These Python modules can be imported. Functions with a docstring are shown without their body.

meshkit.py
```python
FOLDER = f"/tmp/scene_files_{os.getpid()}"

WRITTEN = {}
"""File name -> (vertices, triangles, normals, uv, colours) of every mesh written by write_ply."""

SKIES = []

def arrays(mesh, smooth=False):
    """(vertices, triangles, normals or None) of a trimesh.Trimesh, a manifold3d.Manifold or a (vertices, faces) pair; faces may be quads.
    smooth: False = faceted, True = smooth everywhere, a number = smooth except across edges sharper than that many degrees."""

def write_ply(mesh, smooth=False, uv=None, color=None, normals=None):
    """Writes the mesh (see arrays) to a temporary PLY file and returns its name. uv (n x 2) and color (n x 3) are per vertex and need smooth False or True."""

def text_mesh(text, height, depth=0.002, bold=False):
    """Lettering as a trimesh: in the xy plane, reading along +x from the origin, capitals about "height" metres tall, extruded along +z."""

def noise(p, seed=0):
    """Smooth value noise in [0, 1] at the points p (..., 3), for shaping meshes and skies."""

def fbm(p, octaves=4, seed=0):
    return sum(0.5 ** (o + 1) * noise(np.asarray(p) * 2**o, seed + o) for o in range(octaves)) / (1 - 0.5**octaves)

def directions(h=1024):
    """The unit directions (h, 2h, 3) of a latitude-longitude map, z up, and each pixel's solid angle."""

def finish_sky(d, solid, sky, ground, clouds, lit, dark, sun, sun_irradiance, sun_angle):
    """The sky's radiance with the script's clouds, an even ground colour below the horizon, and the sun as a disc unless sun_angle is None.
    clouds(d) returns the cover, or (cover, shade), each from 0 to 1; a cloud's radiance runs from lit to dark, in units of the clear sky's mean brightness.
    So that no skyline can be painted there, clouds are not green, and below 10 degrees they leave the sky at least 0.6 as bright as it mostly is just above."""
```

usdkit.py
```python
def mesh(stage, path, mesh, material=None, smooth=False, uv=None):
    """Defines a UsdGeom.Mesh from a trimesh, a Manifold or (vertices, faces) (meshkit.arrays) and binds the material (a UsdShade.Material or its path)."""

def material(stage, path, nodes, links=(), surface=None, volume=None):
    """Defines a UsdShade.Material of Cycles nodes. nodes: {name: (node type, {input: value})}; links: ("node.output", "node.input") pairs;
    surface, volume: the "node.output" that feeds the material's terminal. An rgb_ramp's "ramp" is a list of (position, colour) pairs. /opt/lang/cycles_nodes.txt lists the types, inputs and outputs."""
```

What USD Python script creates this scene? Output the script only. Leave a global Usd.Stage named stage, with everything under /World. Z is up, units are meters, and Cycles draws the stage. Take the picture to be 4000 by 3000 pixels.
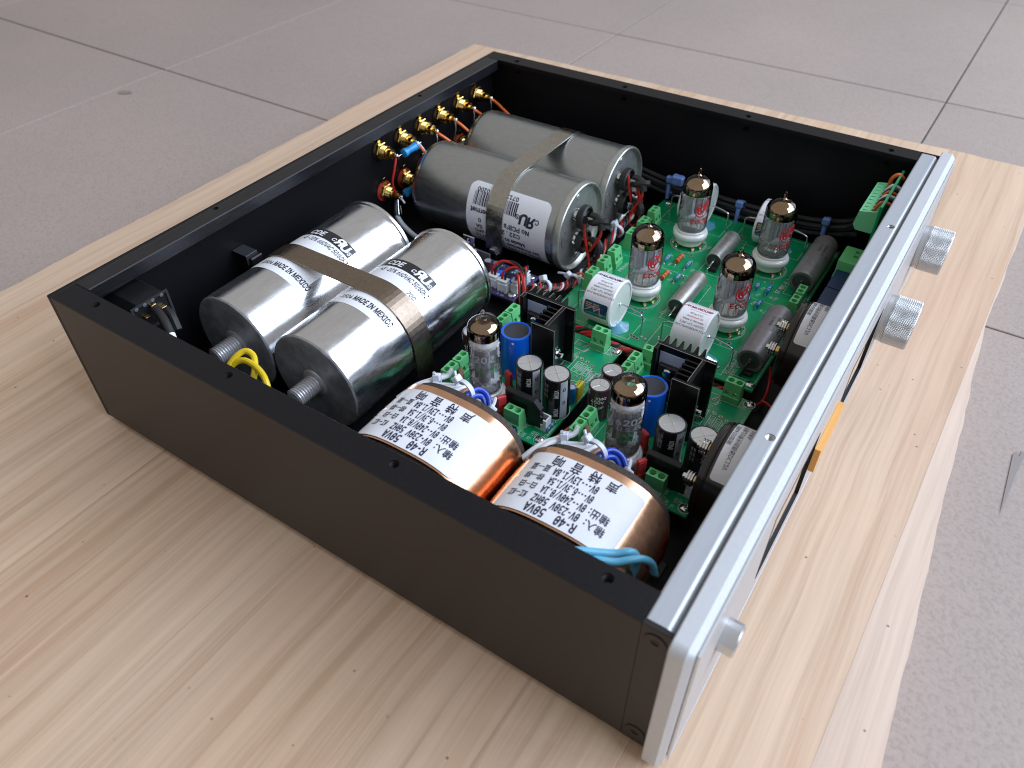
import math, glob, random
import numpy as np, trimesh, manifold3d
from shapely import affinity, box as sbox, union_all
from shapely.geometry import Polygon, Point, LineString, MultiPolygon
from pxr import Usd, UsdGeom, UsdLux, UsdShade, Gf, Sdf
import usdkit, meshkit
rnd = random.Random(7); nrs = np.random.RandomState(7)
PI = math.pi
stage = Usd.Stage.CreateInMemory()
UsdGeom.SetStageUpAxis(stage, 'Z'); UsdGeom.SetStageMetersPerUnit(stage, 1.0)
UsdGeom.Xform.Define(stage, '/World'); UsdGeom.Scope.Define(stage, '/World/Looks')
MMU = 0.001

# ------------------------------------------------------------------ camera
cam = UsdGeom.Camera.Define(stage, '/World/Camera')
CP = np.array([402.709, -144.790, 340.515])
CR = np.array([[0.83380765, 0.55198037, -0.00908156], [-0.36949246, 0.57021747, 0.73370795], [0.41017085, -0.60841574, 0.67940427]])
m4 = np.eye(4); m4[:3, :3] = CR; m4[3, :3] = CP * MMU
cam.AddTransformOp().Set(Gf.Matrix4d(m4.tolist()))
cam.CreateHorizontalApertureAttr(36.0); cam.CreateVerticalApertureAttr(27.0)
cam.CreateFocalLengthAttr(3034.0 / 4000 * 36.0)
cam.CreateFStopAttr(11.0); cam.CreateFocusDistanceAttr(0.46)
cam.CreateClippingRangeAttr(Gf.Vec2f(0.01, 100.0))
cam.CreateExposureAttr(0.12)

# ------------------------------------------------------------------ light: a wide bright opening to the right and behind, dim warm room light all round
def rect_light(name, centre, target, w, h, col, inten):
    L = UsdLux.RectLight.Define(stage, '/World/' + name)
    c, t = np.array(centre, float), np.array(target, float)
    z = c - t; z /= np.linalg.norm(z); x = np.cross([0, 0, 1.0], z); x /= np.linalg.norm(x); y = np.cross(z, x)
    m = np.eye(4); m[0, :3], m[1, :3], m[2, :3], m[3, :3] = x, y, z, c
    L.AddTransformOp().Set(Gf.Matrix4d(m.tolist()))
    L.CreateWidthAttr(w); L.CreateHeightAttr(h); L.CreateColorAttr(Gf.Vec3f(*col)); L.CreateIntensityAttr(inten)
    return L
# (three tall panels of daylight side by side: the open side of the porch, seen as the white bands on the silver cans)
WIN, D_ = 5.0, 1.8
for k, deg in enumerate((56, 25, -6)):
    a = math.radians(deg); c = np.array([0.2 + D_ * math.cos(a), 0.2 + D_ * math.sin(a), 1.72])
    rect_light('window_light' + ('_%03d' % k if k else ''), c, (0.2, 0.2, 1.72), 0.90, 2.45, (0.80, 0.93, 1.16), WIN)
dome = UsdLux.DomeLight.Define(stage, '/World/room_light'); dome.CreateIntensityAttr(1.0)
dm = usdkit.material(stage, '/World/Looks/room_glow', {'b': ('background_shader', {'color': (1.0, 0.955, 0.92), 'strength': 0.40})}, [], surface='b.background')
UsdShade.MaterialBindingAPI.Apply(dome.GetPrim()).Bind(dm)

# ------------------------------------------------------------------ prims
used, LOC = {}, {}
def numbered(parent, name):
    k = used.get((parent, name), 0); used[(parent, name)] = k + 1
    return name if k == 0 else '%s_%03d' % (name, k)
def path_of(parent): return '/World' if parent is None else (parent if isinstance(parent, str) else str(parent.GetPath()))
def info(p, label=None, cat=None, group=None, kind=None):
    for k, v in (('label', label), ('category', cat), ('group', group), ('kind', kind)):
        if v: p.SetCustomDataByKey(k, v)
    return p
def thing(name, label, cat, loc=(0, 0, 0), group=None, rot=0, kind=None):
    n = numbered('/World', name); x = UsdGeom.Xform.Define(stage, '/World/' + n)
    x.AddTranslateOp().Set(Gf.Vec3d(*[float(v) * MMU for v in loc]))
    if rot: x.AddRotateZOp().Set(float(rot))
    p = x.GetPrim(); LOC[str(p.GetPath())] = np.array(loc, float)
    return info(p, label, cat, group, kind)
def copy_of(root, loc, label, rot=0, group=None):
    was = root.GetCustomData()
    x = thing(''.join(c for c in root.GetName() if not c.isdigit()).rstrip('_'), label, was['category'], loc, group or was.get('group'), rot)
    x.GetReferences().AddInternalReference(root.GetPath()); x.SetInstanceable(True)
    return x
def cat_(ms):
    ms = [m for m in ms if m is not None and len(m.faces)]
    return trimesh.util.concatenate(ms) if len(ms) > 1 else ms[0]
def obj(name, mesh, mat, parent=None, smooth=35, label=None, cat=None, group=None, kind=None, world=False):
    """One mesh prim. Under a thing the mesh is given in the thing's own millimetres, or in the scene's with world=True."""
    if isinstance(mesh, (list, tuple)): mesh = cat_(mesh)
    pp = path_of(parent); n = numbered(pp, name)
    v = np.array(mesh.vertices, float)
    if world and parent is not None:
        q = pp
        while q not in LOC and q != '/World': q = q.rsplit('/', 1)[0]
        v = v - LOC.get(q, np.zeros(3))
    g = usdkit.mesh(stage, pp + '/' + n, trimesh.Trimesh(v * MMU, mesh.faces, process=False), MAT[mat], smooth=smooth)
    return info(g.GetPrim(), label, cat, group, kind)

# ------------------------------------------------------------------ shapes (millimetres)
def tm(v, f): return trimesh.Trimesh(np.asarray(v, float), np.asarray(f), process=False)
def bx(x0, x1, y0, y1, z0, z1, b=0.0):
    if b <= 0:
        m = trimesh.creation.box([x1 - x0, y1 - y0, z1 - z0]); m.apply_translation([(x0 + x1) / 2, (y0 + y1) / 2, (z0 + z1) / 2]); return m
    b = min(b, (x1 - x0) / 2.01, (y1 - y0) / 2.01, (z1 - z0) / 2.01); pts = []
    for sx in (0, 1):
        for sy in (0, 1):
            for sz in (0, 1):
                X, Y, Z = (x0, x1)[sx], (y0, y1)[sy], (z0, z1)[sz]; dx, dy, dz = (b, -b)[sx], (b, -b)[sy], (b, -b)[sz]
                pts += [(X + dx, Y + dy, Z), (X + dx, Y, Z + dz), (X, Y + dy, Z + dz)]
    return trimesh.convex.convex_hull(np.array(pts))
def frame(d):
    d = np.asarray(d, float); d = d / np.linalg.norm(d)
    a = np.cross(d, [0, 0, 1.0]) if abs(d[2]) < 0.9 else np.cross(d, [1.0, 0, 0]); a /= np.linalg.norm(a)
    return a, np.cross(d, a), d
def lathe(prof, n=32, p0=(0, 0, 0), d=(0, 0, 1), a0=0.0, wob=None, a1=2 * PI):
    """prof: (r, h) along axis d from p0."""
    ax, ay, az_ = frame(d); prof = np.array(prof, float); k = len(prof); closed = abs(a1 - 2 * PI) < 1e-6
    th = a0 + np.linspace(0, a1, n + (0 if closed else 1), endpoint=not closed); cnt = len(th)
    sgn = 1
    P = []
    for j, t in enumerate(th):
        r = prof[:, 0].copy(); h = prof[:, 1].copy()
        if wob: r, h = wob(r, h, t)
        P.append(np.asarray(p0) + r[:, None] * (math.cos(t) * ax + math.sin(t) * ay) + h[:, None] * az_)
    V = np.vstack(P); F = []
    for j in range(n):
        b0, b1 = j * k, ((j + 1) % cnt) * k
        for i in range(k - 1):
            F += [(b0 + i, b1 + i, b1 + i + 1), (b0 + i, b1 + i + 1, b0 + i + 1)]
    m = tm(V, F); m.update_faces(m.nondegenerate_faces()); return m
def cyl(p0, p1, r, n=20, b=0.0, r1=None):
    p0, p1 = np.array(p0, float), np.array(p1, float); L = np.linalg.norm(p1 - p0); r1 = r if r1 is None else r1
    pr = [(0, 0), (r - b, 0)] + ([(r, b)] if b else []) + ([(r1, L - b)] if b else []) + [(r1 - b, L), (0, L)]
    return lathe(pr, n, p0, p1 - p0)
def spline(pts, per=8):
    P = np.array(pts, float)
    if len(P) < 3: return P
    Q = np.vstack([2 * P[0] - P[1], P, 2 * P[-1] - P[-2]]); out = []
    for i in range(1, len(Q) - 2):
        t = np.linspace(0, 1, per, endpoint=False)[:, None]; a, b, c, d = Q[i - 1], Q[i], Q[i + 1], Q[i + 2]
        out.append(0.5 * (2 * b + (c - a) * t + (2 * a - 5 * b + 4 * c - d) * t ** 2 + (3 * b - a - 3 * c + d) * t ** 3))
    return np.vstack(out + [P[-1:]])
def tube(pts, r, n=8, per=8, smooth=True):
    P = spline(pts, per) if smooth else np.array(pts, float)
    T = np.gradient(P, axis=0); T /= np.linalg.norm(T, axis=1, keepdims=True) + 1e-12
    a = frame(T[0])[0]; V = []; an = np.arange(n) * 2 * PI / n
    for p, t in zip(P, T):
        a = a - t * (a @ t); a /= np.linalg.norm(a) + 1e-12; b = np.cross(t, a)
        V.append(p + r * (np.cos(an)[:, None] * a + np.sin(an)[:, None] * b))
    k = len(P); V = np.vstack(V + [P[:1], P[-1:]]); F = []
    for i in range(k - 1):
        for j in range(n):
            q = (j + 1) % n; F += [(i * n + j, i * n + q, (i + 1) * n + q), (i * n + j, (i + 1) * n + q, (i + 1) * n + j)]
    for j in range(n):
        q = (j + 1) % n; F += [(k * n, q, j), (k * n + 1, (k - 1) * n + j, (k - 1) * n + q)]
    return tm(V, F)
def prism(poly, h, axis='z', at=0.0):
    """Extrude a shapely polygon (u,v) by h. axis z: (u,v,w), x: (w,u,v), y: (u,-w.. as (u, w, v))."""
    ms = [trimesh.creation.extrude_polygon(g, h, engine='earcut') for g in getattr(poly, 'geoms', [poly])]; m = cat_(ms); v = np.array(m.vertices)
    if axis == 'x': v = np.c_[v[:, 2] + at, v[:, 0], v[:, 1]]; return tm(v, m.faces)
    if axis == 'y': v = np.c_[v[:, 0], v[:, 2] + at, v[:, 1]]; return tm(v, m.faces[:, ::-1])
    v[:, 2] += at; return tm(v, m.faces)
def man(m):
    m = m.copy(); m.merge_vertices()
    return manifold3d.Manifold(manifold3d.Mesh(np.array(m.vertices, np.float32), np.array(m.faces, np.uint32)))
def unman(M):
    q = M.to_mesh(); return tm(q.vert_properties[:, :3], q.tri_verts)
def cut(a, *bs):
    A = man(a)
    for b in bs: A = A - man(b)
    return unman(A)
def rrect(x0, x1, y0, y1, r, n=6): return sbox(x0 + r, y0 + r, x1 - r, y1 - r).buffer(r, n)
def xf(m, loc=(0, 0, 0), rz=0.0):
    m = m.copy(); 
    if rz: m.apply_transform(trimesh.transformations.rotation_matrix(math.radians(rz), [0, 0, 1]))
    m.apply_translation(loc); return m

# ------------------------------------------------------------------ lettering
FD = glob.glob('/opt/blender-*/*/datafiles/fonts')[0]
FONTS = {'sans': 'Inter.woff2', 'mono': 'DejaVuSansMono.woff2', 'cjk': 'Noto Sans CJK Regular.woff2'}
_fc, _tc = {}, {}
def text_poly(s, font='sans', bold=0):
    key = (s, font, bold)
    if key in _tc: return _tc[key]
    from PIL import Image, ImageDraw, ImageFont
    if font not in _fc: _fc[font] = ImageFont.truetype(FD + '/' + FONTS[font], 64)
    f = _fc[font]; x0, y0, x1, y1 = f.getbbox(s, anchor='ls', stroke_width=bold)
    im = Image.new('L', (x1 - x0 + 8, y1 - y0 + 8)); ImageDraw.Draw(im).text((4 - x0, 4 - y0), s, 255, f, anchor='ls', stroke_width=bold)
    on = np.pad(np.asarray(im) > 120, ((0, 0), (1, 1))).astype(np.int8)
    r, st = np.nonzero(np.diff(on, axis=1) == 1); en = np.nonzero(np.diff(on, axis=1) == -1)[1]
    g = union_all(sbox(st, -r - 1, en, -r)).buffer(0.5).buffer(-0.5).simplify(0.6)
    g = affinity.translate(g, -4 + min(0, x0) * 0, 4 - y0); _tc[key] = g
    return g
CAP = {'sans': 46.5, 'mono': 46.7, 'cjk': 47.0}
def tri2(poly):
    V, F, n = [], [], 0
    for g in getattr(poly, 'geoms', [poly]):
        if g.is_empty or g.area < 1e-9: continue
        v, f = trimesh.creation.triangulate_polygon(g, engine='earcut')
        V.append(v); F.append(f + n); n += len(v)
    v, f = np.vstack(V), np.vstack(F)
    a = v[f]; s = np.cross(a[:, 1] - a[:, 0], a[:, 2] - a[:, 0]); f[s < 0] = f[s < 0][:, ::-1]
    return v, f
def text2(s, h, font='sans', bold=0, align='l', squeeze=1.0, slant=0.0):
    g = text_poly(s, font, bold); k = h / CAP[font]
    g = affinity.affine_transform(g, [k * squeeze, k * slant, 0, k, 0, 0]); x0, _, x1, _ = g.bounds
    return affinity.translate(g, {'l': -x0, 'c': -(x0 + x1) / 2, 'r': -x1}[align], 0)
def flat(poly, o, u, v, lift=0.0):
    o, u, v = (np.asarray(q, float) for q in (o, u, v)); p, f = tri2(poly); n = np.cross(u, v)
    return tm(o + p[:, :1] * u + p[:, 1:] * v + n * lift, f)
def fine(poly, step):
    """Cut a polygon into strips along u so that it can be bent."""
    x0, y0, x1, y1 = poly.bounds; out = []
    for a in np.arange(x0, x1, step):
        q = poly.intersection(sbox(a, y0 - 1, a + step, y1 + 1))
        out += [g for g in getattr(q, 'geoms', [q]) if g.geom_type == 'Polygon' and g.area > 1e-6]
    return MultiPolygon(out)
def bend(poly, fn, step=2.0):
    p, f = tri2(fine(poly, step)); return tm(np.array([fn(a, b) for a, b in p]), f)
def ur_mark(h):
    """The recognised-component mark: a mirrored R and a U, joined and slanted."""
    R = affinity.scale(text2('R', h, bold=3), -1, 1); R = affinity.translate(R, -R.bounds[0], 0); U = text2('U', h, bold=3)
    g = union_all([R, affinity.translate(U, R.bounds[2] + 0.02 * h, -0.12 * h)])
    return affinity.affine_transform(g, [1, 0.12, 0, 1, 0, 0])

# ------------------------------------------------------------------ materials
MAT = {}
def mat(name, col, rough=0.5, metal=0.0, vary=0.0, vscale=300, bump=0.0, bscale=1500, stretch=(1, 1, 1), rvary=0.0, detail=3, col2=None, **kw):
    """Plain principled material; vary/col2 mottles its colour, rvary its gloss, bump its relief (scales in 1/m)."""
    N = {'g': ('geometry', {}), 'p': ('principled_bsdf', {'base_color': col, 'roughness': rough, 'metallic': metal, **kw})}; Lk = []
    if vary or bump or rvary:
        N['m'] = ('mapping', {'scale': stretch}); Lk.append(('g.position', 'm.vector'))
    if vary:
        c2 = col2 or tuple(min(1, c * (1 + vary)) for c in col); c1 = tuple(c * (1 - vary) for c in col) if col2 is None else col
        N['n'] = ('noise_texture', {'scale': vscale, 'detail': detail, 'roughness': 0.6}); N['r'] = ('rgb_ramp', {'ramp': [(0.3, c1), (0.7, c2)]})
        Lk += [('m.vector', 'n.vector'), ('n.fac', 'r.fac'), ('r.color', 'p.base_color')]
    if rvary:
        N['n3'] = ('noise_texture', {'scale': vscale * 0.6, 'detail': 4, 'roughness': 0.65}); N['mr'] = ('map_range', {'from_min': 0.3, 'from_max': 0.7, 'to_min': max(0.02, rough - rvary), 'to_max': rough + rvary})
        Lk += [('m.vector', 'n3.vector'), ('n3.fac', 'mr.value'), ('mr.result', 'p.roughness')]
    if bump:
        N['n2'] = ('noise_texture', {'scale': bscale, 'detail': 3}); N['b'] = ('bump', {'strength': 1.0, 'distance': bump})
        Lk += [('m.vector', 'n2.vector'), ('n2.fac', 'b.height'), ('b.normal', 'p.normal')]
    MAT[name] = usdkit.material(stage, '/World/Looks/' + name, N, Lk, surface='p.BSDF')
# wood: pine slats, grain along y
def wood(name, base, dark, red, off):
    N = {'g': ('geometry', {}), 'm': ('mapping', {'location': off, 'scale': (1, 0.022, 1)}), 'm2': ('mapping', {'location': off, 'scale': (1, 0.12, 1)}),
         'w0': ('noise_texture', {'scale': 6, 'detail': 2}), 'wm': ('vector_math', {'math_type': 'multiply_add', 'vector2': (0.010, 0.0, 0.0)}),
         'n1': ('noise_texture', {'scale': 105, 'detail': 6, 'roughness': 0.7}), 'r1': ('rgb_ramp', {'ramp': [(0.40, dark), (0.50, base), (0.72, tuple(min(1, c * 1.12) for c in base))]}),
         'n2': ('noise_texture', {'scale': 16, 'detail': 3}), 'r2': ('rgb_ramp', {'ramp': [(0.48, (0, 0, 0)), (0.68, (1, 1, 1))]}), 'mx': ('mix_color', {'blend_type': 'mix', 'b': red}), 'k': ('math', {'math_type': 'multiply', 'value2': 0.6}),
         'n3': ('noise_texture', {'scale': 320, 'detail': 3}), 'r3': ('rgb_ramp', {'ramp': [(0.3, (0.86, 0.85, 0.84)), (0.6, (1, 1, 1))]}), 'mu': ('mix_color', {'blend_type': 'multiply', 'fac': 0.8}),
         'v': ('voronoi_texture', {'scale': 75, 'randomness': 1}), 'vm': ('mapping', {'location': off}), 'r4': ('rgb_ramp', {'ramp': [(0.0, (0.30, 0.27, 0.25)), (0.04, (0.45, 0.42, 0.39)), (0.07, (1, 1, 1))]}),
         'nd': ('noise_texture', {'scale': 17}), 'rd': ('rgb_ramp', {'ramp': [(0.46, (0, 0, 0)), (0.54, (1, 1, 1))]}), 'ms': ('mix_color', {'blend_type': 'multiply'}),
         'b': ('bump', {'strength': 0.4, 'distance': 0.0002}), 'p': ('principled_bsdf', {'roughness': 0.42, 'specular_ior_level': 0.45})}
    Lk = [('g.position', 'w0.vector'), ('w0.color', 'wm.vector1'), ('g.position', 'wm.vector3'), ('wm.vector', 'm.vector'), ('wm.vector', 'm2.vector'), ('m.vector', 'n1.vector'), ('n1.fac', 'r1.fac'), ('m2.vector', 'n2.vector'), ('n2.fac', 'r2.fac'),
          ('r2.color', 'k.value1'), ('k.value', 'mx.fac'), ('r1.color', 'mx.a'), ('m.vector', 'n3.vector'), ('n3.fac', 'r3.fac'), ('mx.result', 'mu.a'), ('r3.color', 'mu.b'),
          ('g.position', 'vm.vector'), ('vm.vector', 'v.vector'), ('v.distance', 'r4.fac'), ('vm.vector', 'nd.vector'), ('nd.fac', 'rd.fac'), ('rd.color', 'ms.fac'), ('mu.result', 'ms.a'), ('r4.color', 'ms.b'), ('ms.result', 'p.base_color'),
          ('n1.fac', 'b.height'), ('b.normal', 'p.normal')]
    MAT[name] = usdkit.material(stage, '/World/Looks/' + name, N, Lk, surface='p.BSDF')
wood('pine_a', (0.64, 0.465, 0.325), (0.565, 0.385, 0.255), (0.58, 0.365, 0.245), (0, 0, 0))
wood('pine_b', (0.645, 0.475, 0.335), (0.575, 0.395, 0.27), (0.59, 0.38, 0.255), (0.7, 1.3, 0))
wood('pine_c', (0.63, 0.45, 0.31), (0.55, 0.37, 0.24), (0.57, 0.355, 0.235), (1.9, 0.6, 0))
wood('pine_pale', (0.66, 0.51, 0.40), (0.59, 0.435, 0.33), (0.62, 0.44, 0.335), (2.9, 0.2, 0))
def tilemat(name, c):
    N = {'g': ('geometry', {}), 'n': ('noise_texture', {'scale': 420, 'detail': 2}), 'r': ('rgb_ramp', {'ramp': [(0.34, tuple(x * 0.90 for x in c)), (0.46, c), (0.75, tuple(x * 1.08 for x in c))]}),
         'n2': ('noise_texture', {'scale': 3.0, 'detail': 4}), 'r2': ('rgb_ramp', {'ramp': [(0.3, (0.9, 0.9, 0.9)), (0.7, (1.04, 1.03, 1.02))]}), 'm': ('mix_color', {'blend_type': 'multiply', 'fac': 1.0}),
         'b': ('bump', {'strength': 0.5, 'distance': 0.0004}), 'p': ('principled_bsdf', {'roughness': 0.6, 'specular_ior_level': 0.25})}
    Lk = [('g.position', 'n.vector'), ('n.fac', 'r.fac'), ('g.position', 'n2.vector'), ('n2.fac', 'r2.fac'), ('r.color', 'm.a'), ('r2.color', 'm.b'), ('m.result', 'p.base_color'), ('n.fac', 'b.height'), ('b.normal', 'p.normal')]
    MAT[name] = usdkit.material(stage, '/World/Looks/' + name, N, Lk, surface='p.BSDF')
tilemat('tile_a', (0.375, 0.312, 0.278)); tilemat('tile_b', (0.366, 0.305, 0.272)); tilemat('tile_c', (0.382, 0.318, 0.282))
mat('grout', (0.15, 0.13, 0.12), 0.9, vary=0.2, vscale=200)
mat('black_anodised', (0.0065, 0.0062, 0.0075), 0.42, vary=0.25, vscale=900, bump=0.00003, bscale=5000, specular_ior_level=0.16)
mat('black_face', (0.017, 0.0125, 0.0115), 0.42, vary=0.2, vscale=700, bump=0.00003, bscale=6000, specular_ior_level=0.42)
mat('black_top', (0.0075, 0.0068, 0.008), 0.5, vary=0.3, vscale=1200, specular_ior_level=0.2)
mat('black_brushed', (0.0085, 0.008, 0.010), 0.36, specular_ior_level=0.32, vary=0.55, vscale=1300, stretch=(0.9, 0.06, 1), bump=0.00002, bscale=3000)
mat('silver_panel', (0.56, 0.58, 0.60), 0.38, 0.25, vary=0.03, vscale=500, bump=0.00001, bscale=9000)
mat('silver_rail', (0.50, 0.535, 0.58), 0.36, 0.5, vary=0.03, vscale=500, stretch=(1, 0.05, 1))
mat('knob_metal', (0.56, 0.57, 0.565), 0.3, 0.85)
mat('button_metal', (0.68, 0.70, 0.72), 0.22, 0.9)
mat('acrylic_face', (0.42, 0.405, 0.395), 0.36, 0.0, specular_ior_level=0.3)
mat('polished_edge', (0.72, 0.74, 0.76), 0.2, 0.5)
mat('brass_lever', (0.83, 0.43, 0.12), 0.32, 0.35)
mat('window_dark', (0.02, 0.018, 0.02), 0.05, coat_weight=1.0)
mat('hole_dark', (0.006, 0.006, 0.006), 0.6)
mat('stud', (0.60, 0.60, 0.61), 0.3, 0.55)
mat('steel', (0.62, 0.62, 0.62), 0.22, 1.0, vary=0.08, vscale=700)
mat('bright_steel', (0.78, 0.78, 0.78), 0.12, 1.0)
mat('can_bright', (0.72, 0.735, 0.76), 0.23, 1.0, vary=0.06, vscale=300, stretch=(1, 0.25, 1), rvary=0.07, bump=0.00003, bscale=200)
mat('can_dull', (0.43, 0.455, 0.455), 0.33, 1.0, vary=0.05, vscale=500, rvary=0.04, stretch=(0.3, 1, 1))
mat('can_end', (0.45, 0.46, 0.43), 0.34, 0.75, vary=0.12, vscale=200, rvary=0.06)
mat('can_foot', (0.33, 0.34, 0.36), 0.42, 0.45, vary=0.30, vscale=130, rvary=0.1)
mat('strap_brown', (0.27, 0.215, 0.165), 0.34, 1.0, vary=0.10, vscale=500, rvary=0.05)
mat('strap_grey', (0.43, 0.415, 0.37), 0.24, 1.0, vary=0.10, vscale=400, rvary=0.06)
mat('label_white', (0.76, 0.77, 0.80), 0.42, vary=0.02, vscale=120)
mat('label_black', (0.015, 0.015, 0.018), 0.35, vary=0.3, vscale=500)
mat('ink_black', (0.012, 0.012, 0.016), 0.5); mat('ink_navy', (0.014, 0.018, 0.05), 0.5)
mat('ink_white', (0.75, 0.75, 0.75), 0.5); mat('ink_red', (0.50, 0.02, 0.025), 0.45); mat('ink_maroon', (0.26, 0.015, 0.05), 0.5)
mat('ink_green', (0.06, 0.33, 0.10), 0.5); mat('ink_grey', (0.33, 0.34, 0.35), 0.5)
mat('silk_white', (0.62, 0.70, 0.66), 0.5)
mat('copper', (0.80, 0.46, 0.29), 0.24, 1.0, vary=0.10, vscale=90, rvary=0.08, bump=0.00012, bscale=55)
mat('bobbin', (0.045, 0.032, 0.026), 0.75, vary=0.4, vscale=600, bump=0.0002, bscale=1500)
mat('pcb_green', (0.002, 0.31, 0.115), 0.30, vary=0.16, vscale=70, coat_weight=0.25)
mat('pcb_trace', (0.004, 0.32, 0.155), 0.30, coat_weight=0.25)
mat('pcb_edge', (0.05, 0.12, 0.05), 0.6)
mat('pcb_purple', (0.055, 0.045, 0.15), 0.30, vary=0.12, vscale=90)
mat('solder', (0.70, 0.71, 0.72), 0.16, 1.0); mat('pad', (0.45, 0.47, 0.43), 0.35, 0.7)
mat('terminal_green', (0.145, 0.56, 0.22), 0.33, vary=0.05, vscale=300)
mat('terminal_pale', (0.20, 0.62, 0.33), 0.33)
mat('terminal_well', (0.02, 0.14, 0.05), 0.4)
mat('ceramic', (0.80, 0.81, 0.79), 0.16, coat_weight=0.4)
mat('gold', (0.72, 0.50, 0.17), 0.2, 1.0); mat('brass', (0.75, 0.50, 0.20), 0.25, 1.0)
mat('getter', (0.40, 0.30, 0.21), 0.05, 1.0, vary=1.0, vscale=60, col2=(0.33, 0.215, 0.125))
mat('getter_rim', (0.24, 0.13, 0.05), 0.12, 1.0)
mat('anode', (0.50, 0.51, 0.55), 0.4, 0.1, vary=0.2, vscale=300); mat('anode_dark', (0.40, 0.40, 0.41), 0.42, 0.1, vary=0.3, vscale=300)
mat('mica', (0.86, 0.86, 0.86), 0.25, vary=0.1, vscale=600)
mat('foil_blue', (0.004, 0.125, 0.70), 0.22, coat_weight=0.5); mat('cap_top_dark', (0.035, 0.036, 0.042), 0.7, vary=0.4, vscale=2500)
mat('cap_black', (0.012, 0.012, 0.014), 0.22, coat_weight=0.4); mat('cap_brown', (0.050, 0.020, 0.024), 0.26, coat_weight=0.3)
mat('cap_stripe', (0.42, 0.47, 0.52), 0.3); mat('cap_alu', (0.66, 0.68, 0.68), 0.33, 0.75, vary=0.12, vscale=1500)
mat('cap_blue', (0.02, 0.20, 0.50), 0.3, coat_weight=0.3); mat('cap_yellow', (0.68, 0.58, 0.04), 0.4)
mat('cap_white', (0.80, 0.80, 0.83), 0.24, coat_weight=0.3); mat('resin', (0.62, 0.67, 0.60), 0.3)
mat('glue', (0.16, 0.52, 0.72), 0.15, transmission_weight=0.35)
mat('sticker_dark', (0.02, 0.025, 0.045), 0.2, coat_weight=0.5, vary=1.0, vscale=260, col2=(0.03, 0.10, 0.20)); mat('sticker_pink', (0.75, 0.30, 0.50), 0.3); mat('sticker_teal', (0.06, 0.32, 0.33), 0.3); mat('sticker_gold', (0.42, 0.33, 0.14), 0.3)
mat('tubular_steel', (0.46, 0.445, 0.415), 0.36, 0.7, vary=0.14, vscale=260, rvary=0.06); mat('tubular_grey', (0.25, 0.235, 0.24), 0.4, 0.3, vary=0.12, vscale=250, rvary=0.06)
mat('seal_dark', (0.045, 0.055, 0.055), 0.45); mat('seal_grey', (0.13, 0.14, 0.145), 0.45)
mat('heatsink', (0.006, 0.006, 0.0065), 0.26, vary=0.2, vscale=600, specular_ior_level=0.3); mat('heatsink_edge', (0.45, 0.43, 0.40), 0.3, 0.8)
mat('chip_black', (0.016, 0.016, 0.017), 0.38); mat('silpad', (0.42, 0.50, 0.66), 0.5)
mat('plastic_black', (0.010, 0.010, 0.011), 0.38, vary=0.2, vscale=500, specular_ior_level=0.35); mat('plastic_grey', (0.10, 0.11, 0.12), 0.4)
mat('inlet_edge', (0.03, 0.032, 0.036), 0.35)
mat('rubber', (0.016, 0.016, 0.016), 0.5); mat('meter_brown', (0.016, 0.011, 0.010), 0.24, coat_weight=0.3); mat('relay_blue', (0.012, 0.035, 0.12), 0.35)
mat('plastic_red', (0.60, 0.05, 0.055), 0.35); mat('plastic_white', (0.78, 0.80, 0.82), 0.35)
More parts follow.
